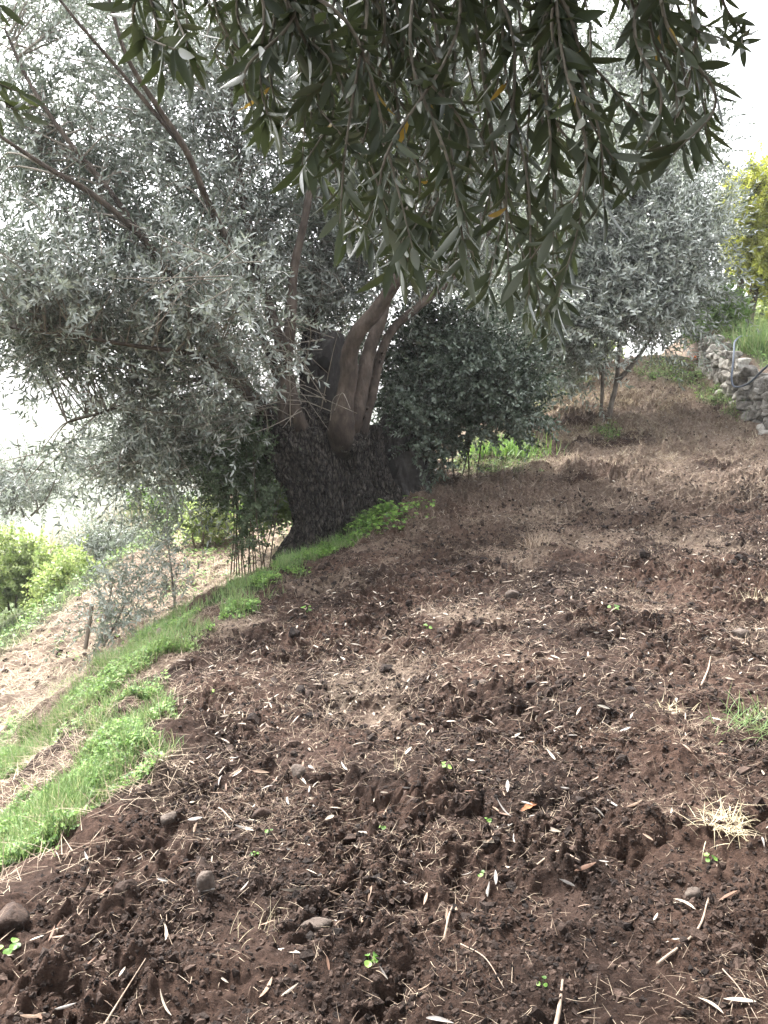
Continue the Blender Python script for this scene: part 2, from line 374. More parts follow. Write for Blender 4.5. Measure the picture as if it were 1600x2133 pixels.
M['stake'] = rough_mat('weathered_stake', [(.16, .13, .1), (.32, .27, .22)], 16, 5, .4, 60, .85, (1, 1, .2))
M['hose'] = rough_mat('blue_grey_hose', [(.06, .075, .1), (.09, .11, .15)], 10, 2, 0, rough=.5)
M['fruit'] = rough_mat('orange_fruit', [(.55, .12, .03), (.65, .2, .05)], 30, 2, 0, rough=.5)
M['hill'] = rough_mat('far_hill', [(.04, .06, .03), (.08, .095, .055), (.15, .14, .1)], .08, 8, 0)

# ------------------------------------------------------------------ ground sheet
def build_ground():
    ys = list(np.arange(-14, .9, .35)); y = .9
    while y < 20: ys.append(y); y *= 1.0036
    while y < 170: ys.append(y); y *= 1.045
    ys = np.array(ys)
    q = np.linspace(-1, 1, 800); ex = np.linspace(0, 1, 40)[1:] ** 2.6
    w = .54 * np.clip(ys, 1.2, 24) + .75
    xs = np.concatenate([-(w[:, None] + ex[None, ::-1] * 150), w[:, None] * q[None], w[:, None] + ex[None] * 150], 1)
    Y = np.repeat(ys[:, None], xs.shape[1], 1)
    Z = H(xs, Y)
    n, k = xs.shape
    i = np.arange(n - 1)[:, None] * k; j = np.arange(k - 1)[None]
    f = np.stack([i + j, i + j + 1, i + k + j + 1, i + k + j], -1).reshape(-1, 4)
    X1, Y1 = xs.ravel(), Y.ravel()
    d = edge_x(Y1) - X1
    straw = np.maximum(.85 * sstep((Y1 - 6.0) / 6) * sstep((fbm(X1, Y1, .8, 61) - .2) / .3) , sstep((d - 1.0) / .6) * .85)
    straw = np.maximum(straw, .55 * sstep((fbm(X1, Y1, .55, 62) - .56) / .12) * sstep((Y1 - 2.5) / 2))
    far = sstep((np.hypot(X1, Y1) - 22) / 12) 
    far = np.maximum(far, sstep((edge2_x(Y1) - X1 - 2.0) / 2))
    o = mesh_np('ground', np.stack([X1, Y1, Z.ravel()], -1), f, M['soil'], smooth=False, attrs={'flat': flat_amt(X1, Y1) * on_soil(X1, Y1), 'straw': straw, 'grass': grass_amt(X1, Y1) * .85, 'far': far})
    tag(o, 'brown tilled soil of the sloping olive terrace', 'ground', kind='structure')
build_ground()

def build_hills():
    n, k = 60, 120
    a = np.linspace(R(-75), R(35), k); r = np.linspace(175, 420, n)
    rr, aa = np.meshgrid(r, a, indexing='ij')
    x = rr * np.sin(aa); y = rr * np.cos(aa)
    z = -30 + 34 * np.sin(np.clip((rr - 175) / 245, 0, 1) * math.pi / 2) * (.35 + .9 * fbm(x, y, 120, 71, 4)) 
    i = np.arange(n - 1)[:, None] * k; j = np.arange(k - 1)[None]
    f = np.stack([i + j, i + j + 1, i + k + j + 1, i + k + j], -1).reshape(-1, 4)
    tag(mesh_np('hills', np.stack([x.ravel(), y.ravel(), z.ravel()], -1), f, M['hill']), 'distant wooded hills beyond the valley', 'hills', kind='structure')
build_hills()

# ------------------------------------------------------------------ leaf shapes and sprigs
def leaf_template(L=.065, w=.0075, fold=.25, curl=.0, n=1):
    """lanceolate leaf along +z, its upper side facing +y; n = 1 is a folded kite of two quads' worth of faces"""
    if n == 1:
        V = np.array([[0, 0, 0], [w, fold * w, .32 * L], [w * .8, fold * w - curl * L * .4, .68 * L], [0, -curl * L, L], [-w * .8, fold * w - curl * L * .4, .68 * L], [-w, fold * w, .32 * L]])
        V = np.vstack([V, [[0, -curl * L * .25, .5 * L]]])
        Fc = np.array([[0, 6, 2, 1], [0, 5, 4, 6], [6, 3, 2, 2], [6, 4, 3, 3]])
        Fc = np.array([[0, 1, 2, 6], [0, 6, 4, 5], [6, 2, 3, 4]])
        return V, Fc
    t = np.linspace(0, 1, n + 1); prof = np.sin(np.pi * np.clip(t, 0, 1) ** .85) ** .8 * w + .0004
    prof[0] = .0008; prof[-1] = .0003
    V = []
    for ti, p in zip(t, prof):
        b = -curl * L * ti * ti
        V += [[-p, b + fold * p, ti * L], [0, b, ti * L], [p, b + fold * p, ti * L]]
    Fc = []
    for i in range(n):
        a = 3 * i
        Fc += [[a + 1, a, a + 3, a + 4], [a + 2, a + 1, a + 4, a + 5]]
    return np.array(V), np.array(Fc)

def make_sprig(length=.32, pairs=13, leaf=.065, w=.0075, seed=0, spread=50, n=1, curl=.08, whorl=False):
    g = np.random.default_rng(seed)
    LV, LF = [], []; c = 0
    bx, by = g.normal(0, .12, 2)
    for i in range(pairs + 1):
        t = .12 + .88 * i / pairs
        p = np.array([bx * length * t * t, by * length * t * t, length * t])
        az0 = (i % 2) * math.pi / 2 + g.normal(0, .3)
        for s in ((0, 1) if i < pairs else (0, 1, 2)):
            az = az0 + s * math.pi + g.normal(0, .25); el = R(g.normal(spread if i < pairs else spread * .4, 11))
            d = np.array([math.sin(el) * math.cos(az), math.sin(el) * math.sin(az), math.cos(el)])
            V, Fc = leaf_template(leaf * g.uniform(.65, 1.15) * (1 - .25 * t if i < pairs else .8), w * g.uniform(.75, 1.15), g.uniform(.1, .5), curl * g.normal(1, 1.2), n)
            up = np.array([0, 0, 1.]) + g.normal(0, .45, 3)       # upper side faces the tip of the shoot
            rm = rot_frames(d[None], np.cross(d, np.cross(up, d))[None])[0]
            # x = up x d, y = d x x -> faces up
            LV.append(V @ rm.T + p); LF.append(Fc + c); c += len(V)
    sp = np.array([[bx * length * t * t, by * length * t * t, length * t] for t in np.linspace(0, 1, 4)])
    SV, SF = tube(sp, [.0022, .0016, .001], 4, 3, cap=False)
    return np.concatenate(LV), np.concatenate(LF), SV, SF

SPRIGS = [make_sprig(rng.uniform(.3, .52), int(rng.integers(8, 13)), .074, .0076, 100 + i) for i in range(10)]
SPRIGS_SMALL = [make_sprig(rng.uniform(.2, .3), int(rng.integers(9, 13)), .042, .0085, 200 + i, 55) for i in range(8)]
SPRIGS_BROAD = [make_sprig(rng.uniform(.18, .3), int(rng.integers(7, 10)), .06, .015, 300 + i, 60) for i in range(8)]

def norm(v): return v / (np.linalg.norm(v, axis=-1, keepdims=True) + 1e-9)

def in_crown(g, n, clusters, reject=()):
    """random points in ellipsoids given as (u, v, depth, ru, rv, rdepth in m, weight)"""
    cl = np.array(clusters, float); w = cl[:, 6] / cl[:, 6].sum(); pts = []; tries = 0
    while len(pts) < n and (tries < 12 * n or len(pts) < 5):
        tries += 1
        c = cl[g.choice(len(cl), p=w)]
        q = g.normal(size=3); q = q / np.linalg.norm(q) * g.uniform(0, 1) ** .45
        u, v, dp = c[0] + q[0] * c[3], c[1] + q[1] * c[4], c[2] + q[2] * c[5]
        if any(((u - q_[0]) / q_[2]) ** 2 + ((v - q_[1]) / q_[3]) ** 2 < 1 and dp < (q_[4] if len(q_) > 4 else 99) for q_ in reject): continue
        p = P(u, v, dp)
        if p[2] < ground_z(p[0], p[1]) + .15: continue
        pts.append(p)
    if tries >= 12 * n: print('SHORT', n, len(pts), clusters[0], tries)
    return np.array(pts)

def grow(g, limbs, targets, sprigs, n_sprigs, reach=.65, droop=.25, r0=.012, scale=(.85, 1.2), up=.35, jitter=.12, tseg=4):
    """secondary branches from the nearest limb to each target, sprigs along their outer part"""
    L = np.concatenate([catmull(l, 30)[8:] for l in limbs])
    wood = Geo(); pos, dirs = [], []
    for T in targets:
        dd = np.linalg.norm(L - T, axis=1) + .6 * np.maximum(L[:, 2] - T[2], 0)
        S = L[np.argsort(dd)[g.integers(0, 5)]]
        ln = np.linalg.norm(T - S)
        mid = (S + T) / 2 + np.array([0, 0, .18 * ln]) + g.normal(0, .08 * ln, 3)
        E = T - np.array([0, 0, droop * ln * .3])
        c = catmull([S, mid, E], 14)
        rr = r0 * (.5 + .5 * min(1, ln))
        wood.add(*tube(c[::2], [rr, rr * .6, .003], 9, tseg, cap=False))
        tg = np.gradient(c, axis=0)
        lo = max(.15, 1 - reach * g.uniform(.8, 1.2))
        for t in g.uniform(lo, 1.0, n_sprigs):
            i = min(13, int(t * 13)); 
            pos.append(c[i] + g.normal(0, jitter * .35, 3))
            d = norm(tg[i]) * .7 + norm(g.normal(size=3)) * .95 + np.array([0, 0, up]); dirs.append(d)
    pos, dirs = np.array(pos), np.array(dirs)
    lv, lf, nl = [], [], 0
    pick = g.integers(0, len(sprigs), len(pos))
    for k, (LV, LF, SV, SF) in enumerate(sprigs):
        m = pick == k
        if not m.any(): continue
        rot = rot_frames(dirs[m], norm(g.normal(size=(m.sum(), 3))) ); sc = g.uniform(*scale, m.sum())
        v, f = stamp(LV, LF, pos[m], rot, sc); lv.append(v); lf.append(f + nl); nl += len(v)
        wood.add(*stamp(SV, SF, pos[m], rot, sc))
    return np.concatenate(lv), np.concatenate(lf), wood

def px(pts): return np.array([P(*p) for p in pts])

# ------------------------------------------------------------------ the ancient olive
def column(rows, n=150, seg=130, flute=.16, nfl=7, bark=.05, seed=0, wrap=1.0):
    """a gnarled trunk: rows of (u, v, depth, half width in photo pixels, depth ratio)"""
    rows = np.array(rows, float)
    t = np.linspace(0, 1, len(rows)); tt = np.linspace(0, 1, n)
    C = catmull([P(*r[:3]) for r in rows], n)
    rad = np.interp(tt, t, rows[:, 3] * rows[:, 2] / F); asp = np.interp(tt, t, rows[:, 4])
    k = np.ones(9) / 9; rad = np.convolve(np.pad(rad, 4, 'edge'), k, 'valid')
    th = np.linspace(0, 2 * np.pi, seg, endpoint=False)
    z = C[:, 2][:, None]; T = th[None]
    tw = T + z * .5 * wrap + seed
    cx, cy = np.cos(tw) * 2.2, np.sin(tw) * 2.2
    fl = (fbm(cx + seed * 3, cy + z * .35, 1.1, seed, 3) - .5) * 2 * flute * 1.6 + flute * .35 * np.cos(nfl * tw + 3 * (fbm(cx, z, 1., seed + 5) - .5))
    plate = 1 - np.abs(fbm(tw * 2.6 + z * .8, z * 2.2 + np.sin(tw), .42, seed + 9, 3) * 2 - 1)
    fur = fbm(np.cos(tw) * 9 + seed, np.sin(tw) * 9 + z * 1.6, .5, seed + 11, 3) - .5
    fine_ = np.abs(noise(np.cos(tw) * 14 + seed, np.sin(tw) * 14 + z * 3.2, .55, seed + 13) * 2 - 1) + .6 * np.abs(noise(np.cos(tw) * 14, np.sin(tw) * 14 + z * 6, .28, seed + 14) * 2 - 1)
    r = rad[:, None] * (1 + fl) + bark * (plate - .62) * 1.1 + bark * fur * .9 + bark * .62 * (fine_ - .7)
    v = np.stack([C[:, 0][:, None] + r * np.cos(T), C[:, 1][:, None] + r * np.sin(T) * asp[:, None], np.repeat(C[:, 2][:, None], seg, 1)], -1)
    i = np.arange(n - 1)[:, None] * seg; j = np.arange(seg)[None]; j2 = (j + 1) % seg
    f = np.stack([i + j, i + j2, i + seg + j2, i + seg + j], -1).reshape(-1, 4)
    top = C[-1] + np.array([0, 0, -.05]); v = np.vstack([v.reshape(-1, 3), top]); l = (n - 1) * seg
    js = np.arange(0, seg, 2)
    f = np.vstack([f, np.stack([l + js, l + js + 1, l + (js + 2) % seg, np.full_like(js, len(v) - 1)], -1)])
    return v, f

D0 = 9.0
def ancient_olive():
    g = np.random.default_rng(11)
    base = P(650, 1125, D0)
    t = thing('olive_tree', 'huge ancient olive tree with a gnarled thick trunk at the terrace edge', 'tree', base)
    tr = Geo()
    tr.add(*column([(652, 1190, D0, 66, 1), (658, 1130, D0, 50, 1), (664, 1094, D0, 43, 1), (654, 1035, D0, 48, 1), (638, 980, D0, 63, 1), (618, 920, D0, 74, 1), (607, 868, D0, 72, .9), (604, 836, D0, 46, .8)], 260, 220, .13, 6, .05, 3))
    tr.add(*column([(744, 1140, D0 + .2, 56, 1), (743, 1095, D0 + .2, 44, 1), (740, 1050, D0 + .18, 34, 1), (735, 1000, D0 + .15, 31, 1), (730, 945, D0 + .1, 33, 1), (728, 897, D0 + .05, 37, .9), (730, 870, D0, 30, .9)], 150, 140, .10, 5, .045, 8))
    tr.add(*column([(800, 1075, D0 + .5, 60, 1.1), (790, 1035, D0 + .5, 47, 1), (775, 995, D0 + .45, 36, 1), (765, 945, D0 + .4, 33, 1), (760, 885, D0 + .4, 30, 1)], 100, 120, .16, 7, .05, 15))
    tr.add(*column([(672, 930, D0 + .05, 40, 1), (664, 870, D0 + .1, 34, 1), (656, 800, D0 + .15, 27, 1), (650, 730, D0 + .2, 20, 1), (646, 690, D0 + .25, 10, 1)], 110, 100, .14, 5, .04, 27))
    # buttress root to the lower left
    v, f = tube(px([(655, 1070, D0 - .05), (630, 1110, D0 - .1), (602, 1140, D0 - .15), (575, 1170, D0 - .2)]), [.17, .13, .09, .06], 40, 30, .25, 5); tr.add(v, f)
    # swollen pruning collars under the limbs
    for (u, v_, dp, r) in ((726, 915, D0 - .1, .17), (598, 885, D0 - .2, .16), (650, 905, D0 - .2, .14), (690, 880, D0, .2)):
        c = P(u, v_, dp); tr.add(*tube([c - [0, 0, r * .8], c - [0, 0, r * .4], c, c + [0, 0, r * .5]], [r * .8, r * .98, r, r * .75], 24, 36, .3, int(u)))
    tr.build('trunk', M['bark'], t)
    # grey hollow snag in the middle and the hollow old stump on the right, both of dead wood
    sn = Geo(); sn.add(*column([(690, 920, D0 + .1, 52, .9), (684, 860, D0 + .1, 46, .9), (682, 790, D0 + .1, 44, .8), (686, 735, D0 + .1, 38, .7), (694, 705, D0 + .1, 22, .6), (700, 688, D0 + .1, 9, .5)], 90, 90, .26, 4, .03, 21))
    s = sn.build('dead_snag', M['deadwood'], t); tag(s, 'bleached grey dead snag with a dark knot hole')
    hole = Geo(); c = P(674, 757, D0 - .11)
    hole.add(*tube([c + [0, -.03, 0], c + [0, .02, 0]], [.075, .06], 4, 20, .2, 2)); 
    hm = rough_mat('hollow_shade', [(.006, .005, .004), (.012, .01, .008)], 20, 3, 0)  # near-black colour painted for the shade inside the knot hole and hollows
    h = hole.build('knot_hole_shade', hm, s)
    st = Geo(); st.add(*column([(845, 1060, D0 + .8, 58, 1.1), (838, 1000, D0 + .8, 46, 1), (830, 940, D0 + .8, 44, 1), (830, 895, D0 + .8, 42, .9), (828, 862, D0 + .8, 26, .8)], 110, 110, .4, 5, .05, 33))
    s2 = st.build('hollow_stump', M['deadwood'], t); tag(s2, 'dark hollow old stump fused to the right side of the trunk')
    for (u, v_, rr, hh) in ((812, 975, .12, .17), (850, 925, .05, .08)):  # solid lumps whose dark colour stands for the shade in the cavities
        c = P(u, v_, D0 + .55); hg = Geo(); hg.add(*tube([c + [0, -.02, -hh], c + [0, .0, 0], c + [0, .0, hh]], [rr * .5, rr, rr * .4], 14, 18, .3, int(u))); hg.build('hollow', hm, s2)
    # limbs: hand-traced lines with a real depth each
    limbs = [
        ([(712, 905, 8.8), (716, 850, 8.75), (726, 790, 8.7), (729, 735, 8.6), (748, 690, 8.5), (790, 640, 8.4), (840, 560, 8.2), (900, 430, 8.0)], [.17, .125, .105, .1, .095, .085, .06, .035]),
        ([(735, 880, 8.85), (752, 810, 8.9), (764, 750, 8.9), (784, 690, 8.9), (800, 640, 8.9), (830, 500, 9.0), (880, 330, 9.2)], [.12, .1, .09, .08, .07, .05, .03]),
        ([(752, 895, 9.0), (768, 845, 9.05), (782, 785, 9.1), (798, 725, 9.1), (824, 680, 9.1), (870, 640, 9.1), (960, 560, 9.2), (1050, 440, 9.4)], [.09, .07, .062, .058, .054, .05, .04, .02]),
        ([(592, 905, 8.75), (590, 860, 8.72), (592, 810, 8.7), (600, 740, 8.7), (606, 660, 8.7), (612, 560, 8.7), (640, 430, 8.6), (660, 250, 8.5), (650, 60, 8.4)], [.1, .075, .07, .068, .062, .055, .045, .035, .02]),
        ([(630, 900, 8.75), (617, 860, 8.7), (608, 815, 8.8), (585, 720, 8.9), (555, 620, 9), (530, 520, 9), (500, 380, 9.0), (480, 200, 9), (470, 20, 9.0)], [.1, .078, .072, .068, .06, .055, .045, .035, .02]),
        ([(590, 905, 8.9), (545, 850, 8.8), (505, 800, 8.6), (462, 735, 8.4), (400, 650, 8.1), (310, 510, 7.7), (200, 410, 7.3), (100, 350, 7.0), (-20, 270, 6.6)], [.17, .13, .115, .1, .08, .06, .045, .035, .02]),
        ([(600, 860, 9.1), (570, 760, 9.2), (520, 640, 8.6), (470, 500, 8.0), (435, 425, 7.6), (385, 310, 7.2), (330, 225, 7.0), (265, 120, 6.7), (225, -10, 6.5)], [.11, .09, .075, .06, .052, .046, .038, .03, .022]),
        ([(385, 310, 7.2), (320, 232, 7.0), (235, 130, 6.8), (165, 50, 6.6), (110, -20, 6.5)], [.036, .032, .026, .022, .016]),
        ([(310, 510, 7.7), (230, 400, 7.6), (140, 290, 7.5), (60, 170, 7.5), (10, 60, 7.5)], [.05, .042, .035, .028, .018]),
        ([(680, 880, 9.3), (660, 760, 9.6), (655, 620, 9.8), (690, 450, 10), (760, 280, 10), (800, 100, 10)], [.12, .1, .08, .06, .045, .025]),
        ([(560, 850, 9.1), (500, 800, 9.0), (420, 790, 8.8), (330, 810, 8.6), (240, 850, 8.3), (140, 880, 8.0)], [.08, .06, .045, .035, .026, .015]),
        ([(560, 860, 9.3), (510, 840, 9.6), (430, 850, 9.6), (340, 900, 9.4), (250, 960, 9.2)], [.07, .05, .04, .03, .015]),
        ([(540, 850, 8.6), (480, 790, 8.2), (400, 740, 7.9), (280, 720, 7.6), (150, 700, 7.3), (0, 680, 7.1)], [.07, .05, .04, .032, .025, .015]),
        ([(530, 560, 9.0), (440, 460, 9.2), (360, 330, 9.4), (290, 180, 9.5), (240, 20, 9.6)], [.055, .045, .035, .028, .018]),
        ([(590, 880, 9.5), (560, 870, 10), (520, 880, 10.2), (470, 920, 10.2), (430, 980, 10.1)], [.06, .05, .04, .03, .015]),
    ]
    curves = []
    for k, (pp, rr) in enumerate(limbs):
        if k != 7 and k != 8 and k != 13:
            p0, p1 = np.array(pp[0]), np.array(pp[1]); pp = [tuple(p0 + (p0 - p1) * [.7, .7, 0] + [0, 0, .28])] + pp; rr = [rr[0] * .9] + list(rr)
        w = px(pp); curves.append(w)
        rr = np.array(rr) * (.6 if k in (5, 6, 7, 8, 10, 12) else .9); v, f = tube(w, rr, 70, 16, .24, k + 40)
        gg = Geo(); gg.add(v, f)
        if k == 2:                                                     # the knobbly limb
            cc = catmull(w, 60); 
            for q in range(16):
                i = int(g.integers(4, 34)); a = g.uniform(0, 2 * math.pi)
                c = cc[i] + np.array([math.cos(a) * .06, math.sin(a) * .06 - .02, 0]); gg.add(*tube([c - [0, 0, .02], c, c + [0, 0, .02]], [.012, .026, .012], 7, 8, .2, q))
        ap = np.clip(1.25 - np.repeat(np.linspace(0, 1, 70), 16) * 4.2 + (g.uniform(size=70).repeat(16) - .5) * .2, 0, 1); nv = sum(len(a_) for a_ in gg.v)
        age = np.concatenate([ap, np.zeros(nv - len(ap))])
        mesh_np('limb', np.concatenate(gg.v), np.concatenate(gg.f), M['limb'], t, attrs={'age': age})
    clusters = [
        (120, 120, 8.5, 260, 230, 1.0, 9), (400, 130, 9.0, 260, 220, 1.2, 9), (640, 160, 9.6, 240, 240, 1.0, 16), (880, 250, 9.8, 230, 280, 1.0, 14), (1010, 130, 10, 180, 200, 1., 8),
        (130, 420, 8.3, 250, 170, .9, 8), (400, 420, 9.1, 240, 190, 1.1, 9), (640, 440, 9.8, 220, 190, 1.0, 11),
        (450, 575, 7.2, 130, 85, .4, 3.2), (60, 560, 7.0, 150, 90, .4, 2.5), (90, 640, 8.2, 230, 110, .8, 7), (320, 640, 8.6, 220, 110, .7, 7), (600, 600, 10, 200, 120, .8, 6),
        (330, 780, 8.5, 200, 60, .7, 4), (80, 715, 7.8, 130, 40, .6, 3), (330, 900, 8.9, 200, 75, .7, 7), (470, 940, 10, 100, 90, .5, 5), (230, 960, 9.0, 130, 50, .5, 3.2), (360, 1010, 9.4, 130, 40, .4, 2.5),
        (575, 725, 7.9, 80, 45, .25, 1.3), (740, 580, 9.6, 150, 70, .6, 3), (930, 560, 9.8, 170, 120, .6, 5), (40, 960, 8.0, 70, 45, .4, 1.0), (1000, 330, 10, 160, 200, .8, 5), (640, 720, 10.8, 190, 120, .5, 7)]
    T = in_crown(g, 1030, clusters, [(85, 868, 145, 108), (690, 790, 110, 130, 9.8), (770, 740, 90, 110, 9.8), (560, 830, 75, 75, 9.5), (600, 780, 50, 110, 9.8)])
    lv, lf, wood = grow(g, curves, T, SPRIGS, 8, .75, .25, .012, (1.05, 1.6), .2, .4)
    # bare dead shoots at the inside of the crown
    for q in range(90):
        u0, v0 = g.uniform(420, 700), g.uniform(700, 900); dp = g.uniform(7.9, 8.7)
        a = P(u0, v0, dp + .3); e = P(u0 + g.normal(-120, 110), v0 + g.normal(-20, 90), dp - g.uniform(0, .7)); m = (a + e) / 2 + g.normal(0, .1, 3) + [0, 0, .08]
        wood.add(*tube([a, m, e], [.006, .004, .0018], 9, 4, cap=False))
    for q in range(320):                                               # thin bare twigs through the crown
        cl_ = clusters[int(g.integers(0, len(clusters)))]; u0 = cl_[0] + g.normal(0, cl_[3] * .5); v0 = cl_[1] + g.normal(0, cl_[4] * .5); dp = cl_[2] - cl_[5] * g.uniform(.2, 1)
        if dp < 6.3 or (u0 > 560 and v0 > 640): continue
        a = P(u0, v0, dp); e = a + norm(g.normal(size=3) + np.array([-.5, -.3, .1])) * g.uniform(.4, 1.0); m = (a + e) / 2 + g.normal(0, .07, 3)
        wood.add(*tube([a, m, e], [.006, .004, .002], 9, 4, cap=False))
    wood.build('twigs', M['twig'], t)
    o = mesh_np('crown', lv, lf, M['olive'], t); print('olive leaves', len(lf) // 3)
ancient_olive()

# ------------------------------------------------------------------ other trees and shrubs
def leafy(name, label, cat, base, trunks, clusters, n_targets, n_sprigs, sprigs, leafmat, woodmat, seed, group=None, reject=(), trad=None, **kw):
    g = np.random.default_rng(seed)
    t = thing(name, label, cat, base, group)
    curves = []
    for k, (pp, rr) in enumerate(trunks):
        w = px(pp); curves.append(w); gg = Geo(); gg.add(*tube(w, rr, 40, 10, .15, seed + k)); gg.build('trunk' if k == 0 else 'branch', woodmat, t)
    T = in_crown(g, n_targets, clusters, reject)
    lv, lf, wood = grow(g, curves, T, sprigs, n_sprigs, **kw)
    wood.build('twigs', woodmat, t); mesh_np('crown', lv, lf, leafmat, t)
    return t

b = ray_ground(1262, 905); dY = 12.2
leafy('young_olive_tree', 'slender young olive tree with twin stems standing on the open tilled slope', 'tree', P(1262, 908, dY),
      [([(1248, 925, dY), (1253, 850, dY), (1256, 780, dY), (1262, 720, dY), (1240, 600, dY), (1180, 470, dY)], [.036, .03, .026, .022, .018, .01]),
       ([(1264, 925, dY), (1272, 850, dY), (1284, 795, dY), (1290, 720, dY), (1300, 620, dY), (1330, 480, dY), (1320, 330, dY)], [.048, .04, .034, .03, .025, .018, .01]),
       ([(1284, 795, dY), (1310, 768, dY), (1345, 720, dY), (1400, 620, dY - .2), (1450, 500, dY - .3)], [.04, .033, .028, .02, .01]),
       ([(1255, 780, dY), (1220, 730, dY), (1150, 690, dY), (1090, 650, dY)], [.03, .025, .02, .01])],
      [(1250, 430, dY, 220, 160, 1.3, 10), (1360, 510, dY - .3, 130, 110, 1.2, 8), (1170, 610, dY, 180, 110, 1.2, 9), (1080, 680, dY, 90, 90, .7, 4), (1420, 600, dY - .3, 70, 80, .6, 3), (1340, 665, dY - .4, 85, 60, .8, 3), (1130, 715, dY, 110, 70, .7, 4), (1290, 600, dY, 150, 60, 1, 5), (1300, 300, dY, 180, 120, 1.2, 5), (1440, 440, dY, 70, 110, .8, 3), (1210, 745, dY, 90, 50, .6, 2)],
      440, 9, SPRIGS, M['olive_young'], M['paletrunk'], 21, reject=[(1290, 790, 55, 60)], scale=(1.3, 1.9), reach=.8, up=.15, jitter=.3)

dB = 16.5
leafy('olive_tree', 'grey olive tree behind the dark bush with one low level limb', 'tree', P(1040, 800, dB),
      [([(1020, 830, dB), (1030, 790, dB), (1050, 700, dB), (1090, 550, dB), (1140, 380, dB), (1170, 150, dB)], [.2, .17, .14, .1, .07, .03]),
       ([(1040, 790, dB), (1075, 787, dB), (1120, 782, dB), (1165, 770, dB)], [.09, .07, .06, .03]),
       ([(1050, 700, dB), (1000, 560, dB), (950, 400, dB), (930, 250, dB)], [.1, .08, .05, .02]),
       ([(1090, 550, dB), (1200, 420, dB), (1300, 280, dB), (1400, 170, dB)], [.08, .06, .04, .02])],
      [(1150, 350, dB, 230, 220, 1.5, 9), (1330, 220, dB, 150, 140, 1.2, 5), (1000, 500, dB, 170, 150, 1.5, 5), (1080, 640, dB, 130, 90, 1, 3), (1150, 120, dB, 260, 130, 1.3, 6), (1400, 130, dB, 70, 110, .8, 2.5), (1430, 240, dB - 1, 70, 100, .8, 3), (1470, 340, dB - 1, 70, 60, .7, 2)],
      480, 9, SPRIGS, M['olive_young'], M['limb'], 22, scale=(1.5, 2.2), reach=.8, r0=.016, jitter=.3)

dS = 9.9
def shrub_stems(us, v0, dep, spreadu, vtop, g, r=.012, n=12):
    s = []
    for i in range(n):
        u = us[0] + (us[1] - us[0]) * (i + .5) / n; w = u + g.normal(0, spreadu); d1 = dep + g.uniform(-.35, .35)
        s.append(([(u, v0 + g.uniform(-6, 8), d1), ((u + w) / 2 + g.normal(0, 6), (v0 + vtop) / 2, d1), (w, vtop + g.uniform(-40, 40), d1)], [r, r * .8, r * .35]))
    return s
g0 = np.random.default_rng(5)
leafy('bush', 'dense dark green bush crowding the right side of the ancient olive trunk', 'bush', P(950, 1000, dS),
      shrub_stems((830, 1000), 1000, dS, 55, 720, g0, .010, 11),
      [(930, 780, dS, 120, 110, .6, 8), (1010, 800, dS, 90, 80, .6, 7), (880, 850, dS, 70, 110, .5, 4), (880, 900, dS, 60, 60, .5, 3), (1060, 820, dS - .2, 50, 45, .5, 2), (900, 700, dS, 80, 50, .5, 3), (1090, 880, dS - .3, 40, 18, .3, .5), (850, 930, dS + .3, 50, 70, .3, 2), (1095, 770, dS, 35, 60, .4, .8), (820, 715, dS, 40, 50, .4, .8), (960, 660, dS, 70, 40, .5, 1), (1125, 850, dS - .2, 30, 30, .3, .5)],
      330, 9, SPRIGS_SMALL, M['bush_dark'], M['stem'], 23, scale=(1.2, 2.0), reach=.9, r0=.008, up=.2, jitter=.35)
leafy('sucker_clump', 'clump of thin upright olive suckers left of the ancient trunk', 'shrub', P(530, 1195, 8.9),
      shrub_stems((478, 562), 1200, 8.9, 20, 940, g0, .007, 14),
      [(500, 960, 8.9, 70, 100, .4, 6), (545, 930, 8.9, 45, 100, .3, 4), (455, 990, 9.0, 60, 70, .4, 4), (530, 1060, 8.9, 50, 60, .3, 2.5), (520, 1120, 8.9, 50, 45, .25, 1.5)],
      120, 8, SPRIGS_SMALL, M['sucker'], M['stem'], 24, scale=(.9, 1.3), reach=.9, r0=.006, up=.2)
# below the terrace on the left
def gbush(name, label, u, v, dep, ru, rv, n, ns, spr, mat, seed, group=None, scale=(1, 1.5), stems=8):
    g = np.random.default_rng(seed)
    st = shrub_stems((u - ru * .5, u + ru * .5), v + rv, dep, ru * .3, v, g, .015 * dep / 10, stems)
    return leafy(name, label, 'bush', P(u, v + rv, dep), st, [(u, v, dep, ru, rv, ru * dep / F * .8, 1), (u - ru * .4, v + rv * .3, dep, ru * .6, rv * .6, ru * dep / F * .6, .6), (u + ru * .45, v + rv * .25, dep, ru * .55, rv * .6, ru * dep / F * .6, .6)], n, ns, spr, mat, M['stem'], seed, group, scale=scale, reach=.95, r0=.006)
gbush('bush', 'yellow green bush on the lower slope beneath the drooping olive skirt', 430, 1095, 11.6, 48, 50, 40, 7, SPRIGS_BROAD, M['palebush'], 31, scale=(.8, 1.3))
gbush('bush', 'pale green bush at the left edge below the second bank', 40, 1180, 13.5, 110, 90, 110, 9, SPRIGS_BROAD, M['palebush'], 32)
gbush('bush', 'rounded grey green bush in front of the pale dry reeds', 160, 1220, 12.5, 95, 55, 80, 8, SPRIGS_BROAD, M['palebush'], 33)
gbush('bush', 'pale weedy bush growing through the dry reeds', 235, 1130, 14.2, 80, 45, 50, 7, SPRIGS, M['olive_pale'], 45, scale=(.9, 1.4))
gbush('bush', 'bright leafy green bush behind the staked saplings', 340, 1080, 17, 90, 50, 60, 8, SPRIGS_BROAD, M['green'], 34, scale=(1.2, 1.8))
gbush('bush', 'dark grey green bush far behind at the far left', 30, 1010, 24, 110, 60, 60, 8, SPRIGS, M['olive_young'], 35, scale=(1.8, 2.6))
